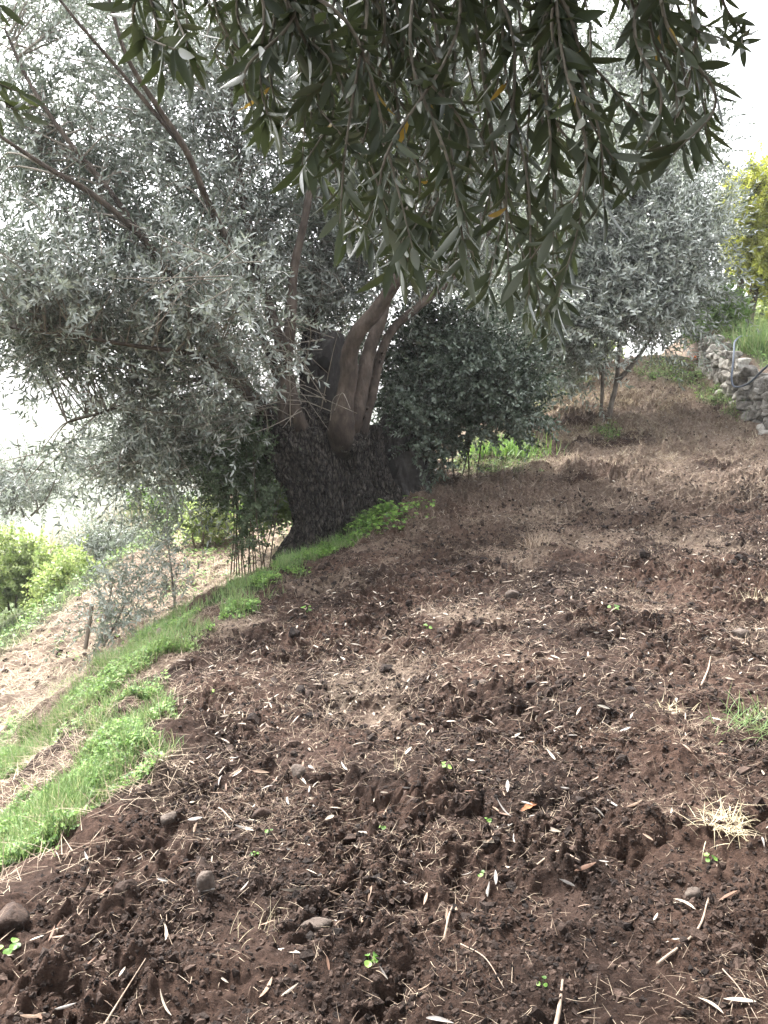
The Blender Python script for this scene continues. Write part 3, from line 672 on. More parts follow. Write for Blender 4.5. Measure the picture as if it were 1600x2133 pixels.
gbush('bush', 'low green thicket seen between the trunk and the suckers', 585, 1035, 10.8, 70, 60, 60, 8, SPRIGS_BROAD, M['green'], 36, scale=(.9, 1.4))
# right: above the dry wall
leafy('yellow_tree', 'bright yellow green tree above the stone wall at the right edge', 'tree', P(1545, 745, 17.5),
      [([(1540, 760, 17.5), (1550, 700, 17.5), (1562, 640, 17.5), (1580, 560, 17.5), (1590, 440, 17.5)], [.17, .14, .12, .08, .03]),
       ([(1515, 760, 17.3), (1520, 700, 17.3), (1535, 640, 17.3), (1545, 560, 17.3), (1540, 470, 17.3)], [.12, .1, .085, .06, .02])],
      [(1540, 450, 17.5, 50, 100, 1.2, 6), (1555, 530, 17.5, 45, 55, .8, 3), (1580, 400, 17.5, 70, 80, 1.2, 5), (1640, 430, 17.5, 110, 120, 1.3, 5), (1590, 540, 17.5, 70, 60, 1., 4), (1640, 560, 17.5, 80, 70, 1., 2)],
      300, 12, SPRIGS_BROAD, M['yellowgreen'], M['stem'], 41, scale=(1.1, 1.7), reach=.9)
gbush('bush', 'leafy green bush at the top end of the stone wall', 1490, 655, 15.6, 62, 80, 170, 10, SPRIGS_BROAD, M['green'], 42, scale=(.9, 1.3))
gbush('bush', 'light green bush behind the yellow tree trunk at the right edge', 1610, 650, 18.6, 60, 75, 90, 9, SPRIGS_BROAD, M['palebush'], 44, scale=(1.1, 1.6))
gbush('bush', 'small yellow green bush glimpsed behind the young olive', 1180, 740, 19, 120, 50, 70, 8, SPRIGS_BROAD, M['palebush'], 43, scale=(1.2, 1.8))

# saplings and their stakes on the lower terrace
def sapling(label, stems, clusters, seed, n=40):
    leafy('olive_sapling', label, 'sapling', P(*stems[0][0][0]), stems, clusters, n, 3, SPRIGS, M['olive_pale'], M['twig'], seed, 'olive saplings on the lower terrace', reach=.9, r0=.005, scale=(.8, 1.15), droop=.1)
sapling('thin upright olive sapling tied to a short dark stake', [([(366, 1290, 8.4), (362, 1240, 8.4), (355, 1170, 8.4), (348, 1110, 8.4), (350, 1060, 8.4)], [.014, .012, .01, .008, .004])],
        [(350, 1100, 8.4, 55, 55, .3, 3), (350, 1190, 8.4, 70, 60, .35, 2), (320, 1230, 8.4, 70, 40, .3, 2)], 51, 26)
sapling('bushy leaning olive sapling beside the bare leaning stake', [([(215, 1345, 7.6), (240, 1300, 7.6), (265, 1250, 7.6), (290, 1220, 7.6)], [.014, .012, .008, .004]), ([(218, 1345, 7.6), (220, 1290, 7.6), (232, 1230, 7.6), (236, 1190, 7.6)], [.01, .008, .006, .003])],
        [(265, 1230, 7.6, 65, 50, .3, 3), (300, 1300, 7.6, 60, 50, .3, 2), (220, 1290, 7.6, 50, 50, .25, 2)], 52, 30)
def stake(label, a, bb, r):
    p = P(*a); o = Geo(); o.add(*tube([P(*a), (P(*a) + P(*bb)) / 2 + [.004, 0, 0], P(*bb)], [r, r * .95, r * .9], 14, 10, .12, int(a[0])))
    tag(o.build('wooden_stake', M['stake']), label, 'stake', 'wooden stakes of the saplings')
stake('grey bare wooden stake leaning right at the left of the bushy sapling', (178, 1352, 7.5), (191, 1258, 7.5), .02)
stake('short dark wooden stake at the foot of the thin upright sapling', (361, 1300, 8.3), (364, 1232, 8.3), .014)

# ------------------------------------------------------------------ blades: grass, reeds, straw
def blade_template(n=3, taper=True):
    V = []; Fc = []
    for i in range(n + 1):
        t = i / n; w = (1 - t ** 1.6 * .92) if taper else 1 - .5 * abs(2 * t - 1)
        V += [[-w, 0, t], [w, 0, t]]
    for i in range(n): a = 2 * i; Fc.append([a, a + 1, a + 3, a + 2])
    return np.array(V), np.array(Fc)

def blades(g, pos, length, width, lean, bend, n=3, updir=None):
    """curved ribbons rooted at pos; lean = sideways tilt (0 upright .. 1 flat), bend = curvature"""
    N = len(pos); az = g.uniform(0, 2 * np.pi, N)
    t = np.linspace(0, 1, n + 1)
    out_ = np.stack([np.cos(az), np.sin(az), 0 * az], -1)
    side = np.stack([-np.sin(az), np.cos(az), 0 * az], -1)
    a0 = lean; a1 = lean + bend
    ang = a0[:, None] + (a1 - a0)[:, None] * t[None]
    st = length[:, None] / n
    dx = np.sin(ang) * st; dz = np.cos(ang) * st
    X = np.concatenate([np.zeros((N, 1)), np.cumsum(dx[:, :-1], 1)], 1); Z = np.concatenate([np.zeros((N, 1)), np.cumsum(dz[:, :-1], 1)], 1)
    w = width[:, None] * (1 - .9 * t[None] ** 1.7)
    c = pos[:, None] + out_[:, None] * X[..., None]; c[..., 2] += Z
    v = np.stack([c - side[:, None] * w[..., None], c + side[:, None] * w[..., None]], 2).reshape(-1, 3)
    k = 2 * (n + 1); f1 = np.array([[2 * i, 2 * i + 1, 2 * i + 3, 2 * i + 2] for i in range(n)])
    f = (f1[None] + (np.arange(N) * k)[:, None, None]).reshape(-1, 4)
    return v, f

def scatter(g, n, x0, x1, y0, y1, dens):
    """points with density given by dens(x, y) in 0..1"""
    xs, ys = [], []; c = 0; tries = 0
    while c < n and tries < 60:
        tries += 1
        x = g.uniform(x0, x1, 40000); y = g.uniform(y0, y1, 40000)
        m = (g.uniform(0, 1, 40000) < dens(x, y)) & (np.abs(x) < .56 * np.abs(y) + 1.2)
        xs.append(x[m]); ys.append(y[m]); c += m.sum()
    x = np.concatenate(xs); y = np.concatenate(ys); m = np.arange(n) % max(1, len(x)); x, y = x[m], y[m]
    if c < n: x = x + g.normal(0, .015, n) * (np.arange(n) >= c); y = y + g.normal(0, .015, n) * (np.arange(n) >= c)
    return x, y, np.stack([x, y, H(x, y)], -1)

g = np.random.default_rng(70)
def grass_field():
    G = Geo()
    def fld(n, x0, x1, y0, y1, dens, l0, l1, w0, w1):
        x, y, p = scatter(g, n, x0, x1, y0, y1, dens); p[:, 2] -= .01
        k = .5 + fbm(x, y, .35, 81) * 1.0
        G.add(*blades(g, p, g.uniform(l0, l1, n) * k, g.uniform(w0, w1, n), np.abs(g.normal(.25, .25, n)), g.uniform(.2, 1.4, n)))
    fld(19000, -3.4, 0, 1.2, 5.4, lambda x, y: grass_amt(x, y) * (edge_x(y) - x > -.3) * (.25 + .75 * sstep((noise(x, y, .12, 84) - .35) / .2)), .04, .15, .0010, .0024)
    fld(11000, -3, 1.2, 5.2, 9.6, lambda x, y: grass_amt(x, y) * (x < edge_x(y) + .5) * (.2 + .8 * sstep((noise(x, y, .2, 85) - .35) / .2)), .05, .16, .0014, .003)
    fld(9000, -9, -1, 6, 16, lambda x, y: grass_amt(x, y) * (x < edge2_x(y) + .5), .08, .22, .002, .004)
    fld(9000, .2, 7.5, 9.5, 18, lambda x, y: grass_amt(x, y), .07, .2, .002, .004)
    tag(G.build('grass', M['grass']), 'fresh green grass growing on the terrace banks', 'grass', kind='stuff')
grass_field()

def weed_field():
    """low three-lobed leaves on short stems: ground cover of the banks"""
    LV, LF = [], []; c = 0
    for s in range(3):
        a = s * 2 * math.pi / 3; 
        V = np.array([[0, 0, 0], [.55, .5, .05], [.25, 1.0, .0], [-.25, 1.0, .0], [-.55, .5, .05]]); V[:, 2] += -.15 * V[:, 1] ** 2
        rm = np.array([[math.cos(a), -math.sin(a), 0], [math.sin(a), math.cos(a), 0], [0, 0, 1]])
        LV.append(V @ rm.T); LF.append(np.array([[0, 1, 2, 3], [0, 3, 4, 4]]) + c); c += 5
    V = np.concatenate(LV); Fc = np.concatenate([f[:1] for f in LF]); F2 = np.concatenate([f[1:, :3] for f in LF])
    Fq = np.concatenate([Fc, np.stack([F2[:, 0], F2[:, 1], F2[:, 2], F2[:, 0]], -1)])[:3]
    # use hexagon-free quads only: two quads per leaflet
    LV, LF = [], []; c = 0
    for s in range(3):
        a = s * 2 * math.pi / 3
        V = np.array([[0, 0, 0], [.5, .45, .08], [.42, .95, -.02], [0, .85, -.12], [-.42, .95, -.02], [-.5, .45, .08]])
        rm = np.array([[math.cos(a), -math.sin(a), 0], [math.sin(a), math.cos(a), 0], [0, 0, 1]])
        LV.append(V @ rm.T); LF.append(np.array([[0, 1, 2, 3], [0, 3, 4, 5]]) + c); c += 6
    V = np.concatenate(LV); Fq = np.concatenate(LF)
    G = Geo()
    def fld(n, x0, x1, y0, y1, dens, r0, r1, hh):
        x, y, p = scatter(g, n, x0, x1, y0, y1, dens)
        p[:, 2] += g.uniform(.005, hh, n) * (.4 + 1.2 * fbm(x, y, .3, 82))
        d = np.stack([g.normal(0, .35, n), g.normal(-.1, .35, n), np.ones(n)], -1)
        G.add(*stamp(V, Fq, p, rot_frames(d, norm(g.normal(size=(n, 3)))), g.uniform(r0, r1, n)))
    cl = lambda x, y: sstep((fbm(x, y, .45, 83) - .42) / .12)
    fld(9000, -3.4, 0, 1.2, 5.4, lambda x, y: grass_amt(x, y) * cl(x, y) * (edge_x(y) - x > -.25), .006, .014, .055)
    fld(5000, -3, 1.2, 5.2, 9.6, lambda x, y: grass_amt(x, y) * cl(x, y) * (x < edge_x(y) + .5), .009, .02, .07)
    fld(5000, -9, -1, 6, 16, lambda x, y: grass_amt(x, y) * (x < edge2_x(y) + .5), .015, .03, .12)
    fld(4000, .2, 7.5, 9.5, 17, lambda x, y: grass_amt(x, y), .014, .028, .1)
    fld(2500, -7, 1, 3.5, 15, lambda x, y: sstep((edge_x(y) - x - 1.4) / .6) * sstep((x - edge2_x(y)) / .4) * sstep((fbm(x, y, .6, 86) - .5) / .1), .012, .026, .06)
    c = P(800, 1045, 8.8)
    fld(260, c[0] - .5, c[0] + .6, c[1] - .5, c[1] + .5, lambda x, y: np.exp(-((x - c[0]) ** 2 + (y - c[1]) ** 2) * 8), .02, .04, .12)
    tag(G.build('weeds', M['weed']), 'low bright green clover-like weeds covering the banks', 'weeds', kind='stuff')
weed_field()

def straw_field():
    G = Geo(); D = Geo()
    def fld(n, x0, x1, y0, y1, dens, l0, l1, w0, w1, G=G):
        x, y, p = scatter(g, n, x0, x1, y0, y1, dens); p[:, 2] += g.uniform(-.002, .012, n)
        G.add(*blades(g, p, g.uniform(l0, l1, n) * g.uniform(.4, 1.2, n), g.uniform(w0, w1, n), np.clip(g.normal(1.35, .22, n), .3, 1.6), g.normal(.1, .5, n)))
    pat = lambda x, y: .12 + .88 * sstep((fbm(x, y, .55, 62) * .6 + fbm(x, y, .16, 63) * .4 - .44) / .16)
    fld(11000, -2, 2.8, .9, 3.4, lambda x, y: on_soil(x, y) * pat(x, y), .012, .075, .0004, .0010)
    fld(46000, -3, 5.2, 3.2, 8.5, lambda x, y: on_soil(x, y) * (.15 + .85 * pat(x, y)), .02, .11, .0005, .0012)
    fld(46000, -1, 6, 8, 17.5, lambda x, y: on_soil(x, y) * np.clip(pat(x, y) + .25 + .1 * (y - 8), 0, 1), .05, .2, .0014, .003)
    fld(24000, -7, 1, 3.5, 15, lambda x, y: sstep((edge_x(y) - x - .6) / .6) * sstep((x - edge2_x(y)) / .4) * (.35 + .65 * pat(x, y)), .06, .22, .0012, .0028, D)
    fld(22000, .5, 6, 9.5, 17, lambda x, y: on_soil(x, y) * np.clip(pat(x, y) - .1, 0, 1) * sstep((y - 9) / 4), .06, .2, .0014, .003, D)
    fld(13000, -3.4, 0, 1.4, 6.2, lambda x, y: sstep((edge_x(y) - x + .2) / .3) * pat(x, y), .05, .2, .0009, .0018)
    tag(D.build('mown_dry_grass', M['drygrass']), 'pale mown dry grass lying over the lower terrace and the far slope', 'dry grass', kind='stuff')
    tag(G.build('straw_litter', M['straw']), 'dry cut straw and root fibres strewn over the soil', 'straw', kind='stuff')
straw_field()

def crumbs():
    V = np.array([[1, 0, 0], [-1, 0, 0], [0, 1, 0], [0, -1, 0], [0, 0, 1], [0, 0, -1]], float)
    tri = np.array([[0, 2, 4], [2, 1, 4], [1, 3, 4], [3, 0, 4], [2, 0, 5], [1, 2, 5], [3, 1, 5], [0, 3, 5]])
    vs = list(map(tuple, V)); cache = {}; nf = []
    def midp(a, b_):
        k = (min(a, b_), max(a, b_))
        if k not in cache: m = np.array(vs[a]) + np.array(vs[b_]); vs.append(tuple(m / np.linalg.norm(m))); cache[k] = len(vs) - 1
        return cache[k]
    for a, b_, c in tri:
        x, y, z = midp(a, b_), midp(b_, c), midp(c, a); nf += [[a, x, z], [x, b_, y], [z, y, c], [x, y, z]]
    V = np.array(vs); nf = np.array(nf)
    vv, ff, n0 = [], [], 0
    def fld(n, x0, x1, y0, y1, dens, lo, hi):
        nonlocal n0
        x, y, p = scatter(g, n, x0, x1, y0, y1, dens)
        r = lo + (hi - lo) * g.uniform(0, 1, n) ** 5
        p[:, 2] -= r * .15
        for k in range(6):
            m = np.arange(n) % 6 == k
            Vk = V * (1 + g.normal(0, .3, (len(V), 1)))
            sc = r[m][:, None] * g.uniform(.65, 1.2, (m.sum(), 3))
            v, f = stamp(Vk, nf, p[m], rot_frames(norm(g.normal(size=(m.sum(), 3))), norm(g.normal(size=(m.sum(), 3)))), sc)
            vv.append(v); ff.append(f + n0); n0 += len(v)
    rp = lambda x, y: on_soil(x, y) * (1 - .85 * flat_amt(x, y)) * (.25 + .75 * sstep((fbm(x, y, .3, 91) - .4) / .15))
    fld(70000, -1.9, 2.6, .9, 3.6, rp, .0022, .011)
    fld(40000, -2.5, 4.6, 3.4, 8, rp, .004, .016)
    fld(1500, -1.9, 2.6, .9, 3.8, rp, .010, .026)
    fld(2500, -2.5, 4.6, 3.6, 9, rp, .014, .036)
    fld(5000, -1, 5.6, 8, 16, rp, .006, .018)
    fld(1500, -6, .5, 3.5, 13, lambda x, y: sstep((edge_x(y) - x - .8) / .6) * sstep((x - edge2_x(y)) / .4), .01, .03)
    tag(mesh_np('soil_crumbs', np.concatenate(vv), np.concatenate(ff), M['crumb'], smooth=False), 'loose crumbs and clods of dark tilled soil', 'soil', kind='stuff')
crumbs()

# ------------------------------------------------------------------ fallen leaves
def slope_frame(x, y, e=.03):
    nx = -(H(x + e, y) - H(x - e, y)) / (2 * e); ny = -(H(x, y + e) - H(x, y - e)) / (2 * e)
    return norm(np.stack([nx, ny, np.ones_like(nx)], -1))

def litter_far():
    V, Fc = leaf_template(.055, .0045, .4, .12, 4); n = 4200
    x, y, p = scatter(g, n, -2, 5.2, 3.3, 13, lambda x, y: on_soil(x, y) * np.clip(1.25 - y / 14, .25, 1) * (.3 + .7 * sstep((fbm(x, y, .7, 95) - .4) / .2)))
    nn = slope_frame(x, y); az = g.uniform(0, 2 * np.pi, n)
    d = np.stack([np.cos(az), np.sin(az), g.normal(.05, .2, n)], -1); d = d - nn * (d * nn).sum(1, keepdims=True) * .8
    p = p + nn * .006 
    rot = rot_frames(d, np.cross(d, np.cross(nn + g.normal(0, .3, (n, 3)), d)))
    v, f = stamp(V, Fc, p, rot, np.stack([g.uniform(.7, 1.3, n), g.uniform(.7, 1.3, n), g.uniform(.6, 1.25, n)], -1))
    tag(mesh_np('leaf_litter', v, f, M['dead']), 'dry fallen olive leaves scattered over the farther soil', 'fallen leaves', kind='stuff')
litter_far()

KINDS = [('dead_cream', 'cream', 'flat', .02), ('dead_cream', 'cream', 'curled', .2), ('dead_grey', 'silvery grey', 'flat', .03), ('dead_grey', 'silvery grey', 'curled', .22),
         ('dead_tan', 'tan', 'flat', .03), ('dead_tan', 'tan', 'curled', .2), ('dead_brown', 'dark brown', 'flat', .04), ('dead_brown', 'dark brown', 'curled', .24)]
def near_leaves():
    g = np.random.default_rng(99)
    protos = []
    for k, (m, cn, cu, curl) in enumerate(KINDS):
        V, Fc = leaf_template(.060, .0050 if cu == 'flat' else .0042, .22 if cu == 'flat' else .7, curl, 7)
        o = mesh_np('fallen_leaf', V, Fc, M[m]); protos.append(o); o['_k'] = 0
    n = 290
    x, y, p = scatter(g, n * 6, -1.6, 2.1, 1.15, 3.45, lambda x, y: on_soil(x, y) * (.35 + .65 * sstep((fbm(x, y, .5, 96) - .4) / .2)) * np.where(np.abs(x) < .52 * y + .12, 1, 0))
    x, y, p = x[:n], y[:n], p[:n]
    nn = slope_frame(x, y); az = g.uniform(0, 2 * np.pi, n)
    used = set()
    for i in range(n):
        k = int(g.choice(8, p=[.17, .17, .14, .14, .12, .1, .09, .07])); m, cn, cu, _ = KINDS[k]
        big = g.uniform() < .3
        s = g.uniform(1.15, 1.4) if big else g.uniform(.6, .95)
        d = np.array([[math.cos(az[i]), math.sin(az[i]), g.normal(.05, .18)]]); N_ = nn[i:i + 1]; d = d - N_ * (d * N_).sum() * .85
        up = np.cross(d, np.cross(N_ * (1 if g.uniform() < .6 else -1) + g.normal(0, .35, (1, 3)), d))
        rm = rot_frames(d, up)[0]
        if k not in used: o = protos[k]; used.add(k)
        else: o = protos[k].copy(); COL.objects.link(o)
        mw = Matrix([[*rm[j], 0] for j in range(3)] + [[0, 0, 0, 1]])
        o.matrix_world = Matrix.Translation(Vector((p[i] + nn[i] * .008).tolist())) @ mw @ Matrix.Diagonal((s, s, s, 1))
        near = 'near the camera' if y[i] < 2.2 else 'farther upslope'
        zone = 'left' if x[i] < -.35 else ('right' if x[i] > .55 else 'middle')
        tag(o, f'{"long" if big else "short"} {cu} {cn} fallen olive leaf on dark soil, {zone}, {near}', 'leaf', 'fallen olive leaves on the near soil')
    for k, o in enumerate(protos):
        if k not in used: bpy.data.objects.remove(o)
        else: del o['_k']
near_leaves()

# ------------------------------------------------------------------ stones, sticks, tufts, seedlings lying on the near soil
def rock(name, label, cat, c, size, mat, seed, group=None, parent=None, sink=.3):
    g = np.random.default_rng(seed)
    n, k = 16, 24
    ph = np.linspace(0, np.pi, n)[:, None]; th = np.linspace(0, 2 * np.pi, k, endpoint=False)[None]
    d = np.stack([np.sin(ph) * np.cos(th), np.sin(ph) * np.sin(th), np.cos(ph) + 0 * th], -1)
    r = np.ones((n, k))
    for q in range(13):                                                # cut flat facets
        ax = norm(g.normal(size=3)); h = g.uniform(.5, .85); dp = d @ ax; r = np.where(dp > 1e-3, np.minimum(r, h / np.maximum(dp, 1e-3)), r)
    r = r * np.minimum(1.25, 1 / (np.abs(d) ** 4).sum(-1) ** .25) if sink == .5 else r
    r = r * (1 + (fbm(d[..., 0] * 3 + seed, d[..., 1] * 3 + d[..., 2] * 2, .8, seed) - .5) * .16)
    v = (d * r[..., None]) * np.array(size)[None, None]
    a = g.uniform(0, 6.28); rz = np.array([[math.cos(a), -math.sin(a), 0], [math.sin(a), math.cos(a), 0], [0, 0, 1]])
    v = v.reshape(-1, 3) @ rz.T + np.asarray(c) + [0, 0, size[2] * (1 - 2 * sink)]
    i = np.arange(n - 1)[:, None] * k; j = np.arange(k)[None]; j2 = (j + 1) % k
    f = np.stack([i + j, i + k + j, i + k + j2, i + j2], -1).reshape(-1, 4)
    return v, f

for k, (u, v, s, lab, mt) in enumerate([
        (350, 1722, (.045, .035, .028), 'brown angular stone near the grassy edge at lower left', 'stone'), (430, 1862, (.032, .03, .05), 'upright grey brown egg-shaped stone among dry leaves', 'stone'),
        (262, 1855, (.05, .045, .042), 'round soil-crusted clod left of the egg-shaped stone', 'crumb'), (655, 1912, (.055, .04, .025), 'flat brown stone slab beside the pressed footprint', 'stone'),
        (1003, 1436, (.04, .03, .035), 'pale grey stone standing in the middle of the tilled slope', 'stone'), (1068, 1246, (.06, .05, .05), 'small brown stone far up the tilled slope', 'stone'),
        (20, 1915, (.075, .06, .05), 'large dark clod at the left edge of the soil', 'crumb'), (1440, 1875, (.03, .025, .02), 'small grey pebble right of the pressed red patch', 'stone'),
        (545, 1700, (.045, .04, .03), 'dark rounded clod below the trodden strip', 'crumb'), (620, 1610, (.05, .035, .03), 'brown stone sticking out of the trodden strip', 'stone'),
        (340, 1328, (.08, .06, .05), 'dark stone on the terrace rim near the saplings', 'stone'), (1545, 1310, (.06, .05, .04), 'dull grey stone on the slope near the right edge', 'stone')]):
    c = ray_ground(u, v); vv, ff = rock('stone', lab, 'stone', c, s, M[mt], 400 + k)
    tag(mesh_np('stone', vv, ff, M[mt]), lab, 'stone', 'stones on the tilled soil')

def stick(label, uv, r=.004, mat='stick', lift=.012, name='stick'):
    pts = [];
    for (u, v) in uv: c = ray_ground(u, v); pts.append(c + [0, 0, lift])
    gg = Geo(); gg.add(*tube(pts, [r, r * .8, r * .45], 16, 7, .2, int(uv[0][0])))
    tag(gg.build(name, M[mat]), label, 'stick', 'dry sticks on the tilled soil')
for lab, uv, r in [('thick pale stick end at the bottom edge', [(1150, 2150), (1165, 2090), (1172, 2040)], .007),
                   ('long thin straight stalk lying below the centre', [(960, 1960), (1010, 2010), (1050, 2065)], .002),
                   ('thin grey twig slanting at the bottom right', [(1505, 2020), (1540, 2065), (1580, 2120)], .0018),
                   ('pale forked stick lying right of the red patch', [(1370, 2005), (1450, 1955), (1475, 1890)], .004),
                   ('dark slanted stick in the lower left soil', [(210, 2130), (250, 2080), (305, 2030)], .003),
                   ('short reddish brown stick in the middle', [(925, 1945), (935, 1915), (945, 1890)], .004),
                   ('pale thin stick leaning against a clod near the grass', [(455, 1670), (465, 1690), (485, 1720)], .0035),
                   ('straight pale twig by the bank at left', [(492, 1545), (500, 1520), (506, 1490)], .004),
                   ('bent grey twig cluster stem in the centre', [(1110, 1815), (1160, 1805), (1205, 1830)], .004),
                   ('long arched stalk near the right edge', [(1340, 1590), (1400, 1575), (1450, 1600)], .003),
                   ('brown stick on the right of the slope', [(1460, 1440), (1475, 1400), (1480, 1370)], .005)]:
    stick(lab, uv, r)

def tuft(label, u, v, n, l, w, mat, seed, lean=.8, name='dry_grass_tuft', cat='tuft', spread=.05, group='tufts on the soil'):
    g = np.random.default_rng(seed); c = ray_ground(u, v)
    p = c[None] + np.stack([g.normal(0, spread, n), g.normal(0, spread, n), np.full(n, -.005)], -1)
    gg = Geo(); gg.add(*blades(g, p, g.uniform(.5, 1.1, n) * l, np.full(n, w), np.abs(g.normal(lean, .35, n)), g.normal(.5, .5, n), 4))
    tag(gg.build(name, M[mat]), label, cat, group)
tuft('bleached straw tuft pulled out near the right edge', 1510, 1765, 150, .10, .0014, 'drygrass', 1, 1.25, spread=.045)
tuft('pale cut straw tuft in the upper right of the soil', 1390, 1492, 110, .09, .0016, 'drygrass', 2, 1.2, spread=.045)
tuft('faded greenish tuft at the right edge of the soil', 1575, 1520, 130, .16, .0016, 'grass', 3, .8, spread=.07)
tuft('wispy dry tuft in the centre of the slope', 965, 1605, 60, .10, .001, 'straw', 4, 1.1, spread=.06)
tuft('dry tuft with soil on its roots on the dark slope', 1120, 1140, 120, .2, .003, 'straw', 5, .7, spread=.07)
tuft('thin upright bristle tuft beside the trodden strip', 820, 1600, 9, .12, .0009, 'drygrass', 6, .2, spread=.012)
tuft('thin dry tuft at the bottom right corner', 1330, 2060, 36, .08, .0008, 'straw', 7, 1.2, spread=.06)
tuft('pale roots tuft at the bottom left by the leaves', 560, 1910, 30, .1, .0009, 'drygrass', 8, .9)
tuft('pale straw tuft at the far right edge halfway up', 1585, 1240, 90, .12, .002, 'drygrass', 9, 1.2, spread=.08)
tuft('tall dry grass at the front of the trunk', 690, 1095, 70, .45, .002, 'drygrass', 10, .25, spread=.12)
tuft('tall dry grass between suckers and trunk', 590, 1150, 60, .4, .002, 'drygrass', 11, .3, spread=.14)
tuft('tall dry stalks beside the thin sapling', 440, 1215, 30, .45, .002, 'drygrass', 12, .25, spread=.1)
tuft('feathery green grass clump on top of the stone wall', 1590, 735, 500, .75, .006, 'grass', 13, .35, 'grass_clump', 'grass clump', .22)
tuft('weedy green clump rooted between the wall stones', 1480, 775, 140, .3, .006, 'grass', 15, .6, 'grass_clump', 'grass clump', .15)
tuft('leaning green weeds at the foot of the stone wall', 1560, 850, 160, .28, .005, 'grass', 16, .6, 'grass_clump', 'grass clump', .1)
tuft('bright grass clump at the foot of the dark bush', 1050, 948, 420, .36, .006, 'weed', 14, .35, 'grass_clump', 'grass clump', .28)

def seedling(label, u, v, n, r, seed):
    g = np.random.default_rng(seed); c = ray_ground(u, v); gg = Geo()
    for i in range(n):
        az = g.uniform(0, 6.28); e = c + np.array([math.cos(az) * r * 1.1, math.sin(az) * r * 1.1, g.uniform(.6, 1.6) * r])
        gg.add(*tube([c, (c + e) / 2 + [0, 0, r * .2], e], [.0012, .0009, .0008], 5, 4, cap=False))
        th = np.linspace(0, 2 * np.pi, 12, endpoint=False); rr = r * g.uniform(.5, .8)
        nrm = norm(np.array([math.cos(az) * .3, math.sin(az) * .3 - .2, 1.])); q = rot_frames(nrm[None], g.normal(size=(1, 3)))[0]
        ring = np.stack([np.cos(th) * rr, np.sin(th) * rr * .8, .15 * rr * np.cos(2 * th)], -1) @ q.T + e
        inner = np.stack([np.cos(th) * rr * .35, np.sin(th) * rr * .3, 0 * th - .1 * rr], -1) @ q.T + e
        v_ = np.vstack([ring, inner]); k = np.arange(12); k2 = (k + 1) % 12
        f_ = np.vstack([np.stack([k, k2, 12 + k2, 12 + k], -1), [[12, 14, 16, 18], [18, 20, 22, 12]]]); gg.add(v_, f_)
    tag(gg.build('seedling', M['weed']), label, 'seedling', 'green seedlings in the soil')
for k, (u, v, n, r, lab) in enumerate([(1010, 1808, 4, .014, 'green seedling with round leaves right of the centre'), (770, 1995, 5, .016, 'creeping green seedling near the bottom'), (440, 1456, 4, .02, 'green seedling beside the bank at left'),
                                    (795, 1730, 4, .011, 'pale two-leaved seedling in the middle of the near soil'), (1275, 1300, 3, .025, 'tiny upright seedling on the upper slope'), (1480, 1815, 5, .014, 'pale blue green seedling below the straw tuft'),
                                    (890, 1310, 4, .022, 'small green weed halfway up the slope'), (530, 1780, 3, .011, 'small seedling beside the lower left leaves'), (1015, 1690, 3, .011, 'seedling beside the orange dead leaf'),
                                    (930, 1620, 4, .014, 'green weed in the wispy tuft'), (1130, 2050, 3, .012, 'pale seedling at the bottom centre'), (15, 1965, 5, .02, 'bright weed at the lower left edge'),
                                    (640, 1275, 4, .028, 'seedling near the rim below the trunk'), (560, 1745, 3, .01, 'tiny weed right of the brown angular stone')]):
    seedling(lab, u, v, n, r, 500 + k)

def orange_leaf():
    c = ray_ground(1110, 1662); V, Fc = leaf_template(.11, .011, .35, .12, 9)
    V[:, 1] += .004 * np.sin(V[:, 2] * 260) ; V[:, 0] *= 1 + .25 * np.sin(V[:, 2] * 190)
    d = norm(np.array([[.75, .6, .12]])); rm = rot_frames(d, np.cross(d, np.cross(np.array([[0, -.3, 1.]]), d)))[0]
    tag(mesh_np('dead_leaf', V @ rm.T + c + [-.05, -.03, .018], Fc, M['dead_orange']), 'ragged orange dead leaf right of the centre', 'leaf')
orange_leaf()

# ------------------------------------------------------------------ dry stone wall, hose, fruit, reeds
def stone_wall():
    g = np.random.default_rng(61); t = thing('dry_stone_wall', 'rough dry stone retaining wall of pale rubble at the right edge', 'wall', (5.4, 12, float(ground_z(5.0, 12))))
    vv, ff, n0 = [], [], 0
    y = 6.0
    while y < 14.7:
        w = g.uniform(.16, .3); x0 = float(wall_x(y)) + .02; z0 = float(ground_z(x0 - .25, y)) - .12; z1 = z0 + .66 + g.normal(0, .05); z = z0
        while z < z1:
            h = g.uniform(.1, .2)
            c = np.array([x0 + g.normal(0, .03) + .12 * (z - z0), y + g.normal(0, .04), z + h * .5])
            s = (g.uniform(.12, .18), w * g.uniform(.5, .68), h * g.uniform(.55, .7))
            v, f = rock('', '', '', c, s, None, int(g.integers(1e6)), sink=.5)
            vv.append(v); ff.append(f + n0); n0 += len(v); z += h * .86
        y += w * .86
    mesh_np('rubble', np.concatenate(vv), np.concatenate(ff), M['wallstone'], t, smooth=False)
stone_wall()

def hose():
    pts = px([(1570, 700, 14.6), (1545, 700, 13.7), (1531, 712, 12.9), (1529, 730, 12.6), (1527, 755, 12.35), (1524, 790, 12.15), (1532, 806, 12.0), (1560, 798, 11.6), (1590, 770, 11.15), (1625, 740, 10.7)])
    gg = Geo(); gg.add(*tube(pts, [.015] * 3, 60, 10)); tag(gg.build('garden_hose', M['hose']), 'blue grey hose hanging over the stone wall', 'hose')
    c = P(1445, 746, 14.6); v, f = rock('', '', '', c, (.045, .045, .045), None, 3, sink=.5); tag(mesh_np('fruit', v, f, M['fruit']), 'small orange red fruit at the top end of the stone wall', 'fruit')
hose()

